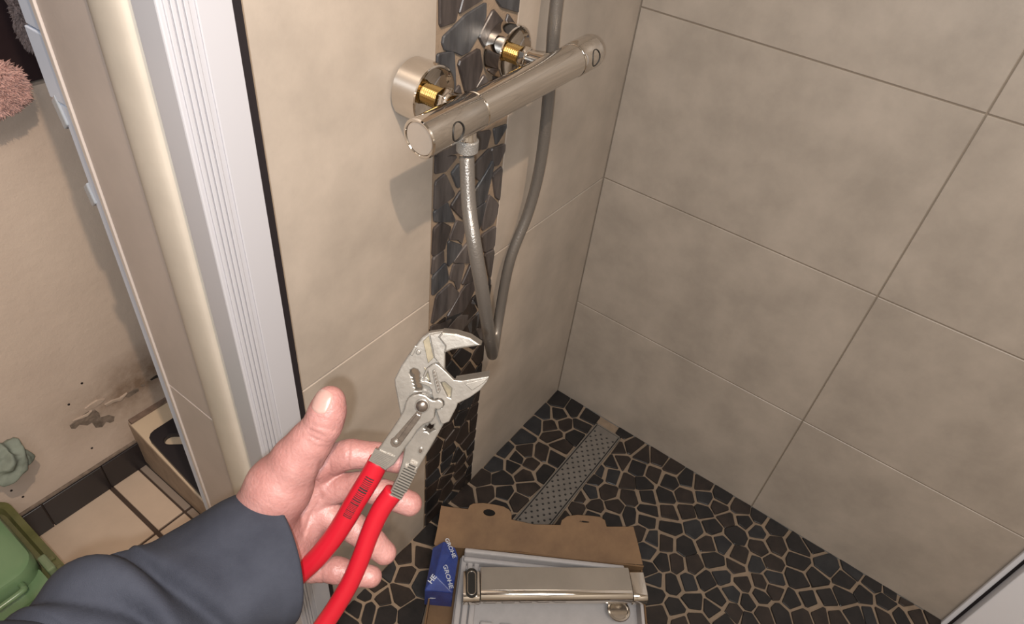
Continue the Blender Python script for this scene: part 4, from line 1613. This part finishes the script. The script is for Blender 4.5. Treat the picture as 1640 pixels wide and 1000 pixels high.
MB().lathe((pc[0] + .006, YB + .0005, pc[2] + prad + .05), (0, 1, 0), [(0, .006), (.004, .006), (.005, .003), (.018, .003), (.020, .005), (.022, .004)], 16).make('wall_hook', M_chrome_s, puff, smooth=40)

# green storage box, lower left
M_green = mat('green plastic lid', (0.12, 0.20, 0.105), 0.28, var=.05, vscale=12, coat=.2)
M_olive = mat('olive translucent tub', (0.115, 0.115, 0.045), 0.25, col2=(0.070, 0.075, 0.030), vscale=25, coat=.3)
gb = thing('storage_box', (1.06, -.40, 0.0), 'green plastic storage box with rounded lid in the lower left corner', 'storage box')


def rrect(x0, x1, y0, y1, r, n=6):
    out = []
    for cx_, cy_, a0_ in ((x1 - r, y1 - r, 0), (x0 + r, y1 - r, 90), (x0 + r, y0 + r, 180), (x1 - r, y0 + r, 270)):
        for k in range(n + 1):
            a = math.radians(a0_ + 90 * k / n)
            out.append((cx_ + r * math.cos(a), cy_ + r * math.sin(a)))
    return out


def loft(levels):
    """levels: (rect outline, z)"""
    n = len(levels[0][0])
    V = [(x, y, z) for o_, z in levels for x, y in o_]
    F = [(i * n + k, i * n + (k + 1) % n, (i + 1) * n + (k + 1) % n, (i + 1) * n + k) for i in range(len(levels) - 1) for k in range(n)]
    F += [tuple(range(n))[::-1], tuple((len(levels) - 1) * n + k for k in range(n))]
    return V, F


gx0, gx1, gy0, gy1 = .945, 1.21, -.505, -.268
def ins(k):
    return (gx0 + k, gx1 - k, gy0 + k, gy1 - k)
mk('tub', *loft([(rrect(*ins(.020), .02), .002), (rrect(*ins(.006), .025), .140), (rrect(*ins(.0), .028), .150), (rrect(*ins(.0), .028), .160), (rrect(*ins(.010), .024), .162), (rrect(*ins(.014), .022), .152)]), M_olive, gb, smooth=40)
lx0, lx1, ly0, ly1 = .967, 1.19, -.485, -.318
def lin(k):
    return (lx0 + k, lx1 - k, ly0 + k, ly1 - k)
mk('lid', *loft([(rrect(*lin(.004), .030), .150), (rrect(*lin(0), .032), .156), (rrect(*lin(0), .032), .190), (rrect(*lin(.003), .030), .197), (rrect(*lin(.010), .024), .200)]), M_green, gb, smooth=40)
hb = MB()
hb.sweep(spline([(1.000, ly1 - .002, .180), (1.000, ly1 + .010, .184), (1.010, ly1 + .016, .186), (1.09, ly1 + .016, .186), (1.10, ly1 + .010, .184), (1.10, ly1 - .002, .180)], 6), .0045, 12)
hb.make('handle_bar', M_green, gb, smooth='all')
mk('front_panel', *loft([(rrect(lx0 + .005, lx1 - .005, ly1 - .02, ly1 + .030, .010), .120), (rrect(lx0 + .005, lx1 - .005, ly1 - .02, ly1 + .026, .010), .168)]), M_green, gb, smooth=40)
box('clasp', (.955, .967, ly1 - .028, ly1 + .006, .158, .176), mat('pale green clasp', (0.20, 0.26, 0.15), .25, trans=.3), gb, bevel=.003)
for k in range(3):
    box('rim_rib', (gx0 + .003, gx0 + .012, gy1 - .03 - k * .022, gy1 - .022 - k * .022, .158, .165), M_olive, gb, bevel=.001)
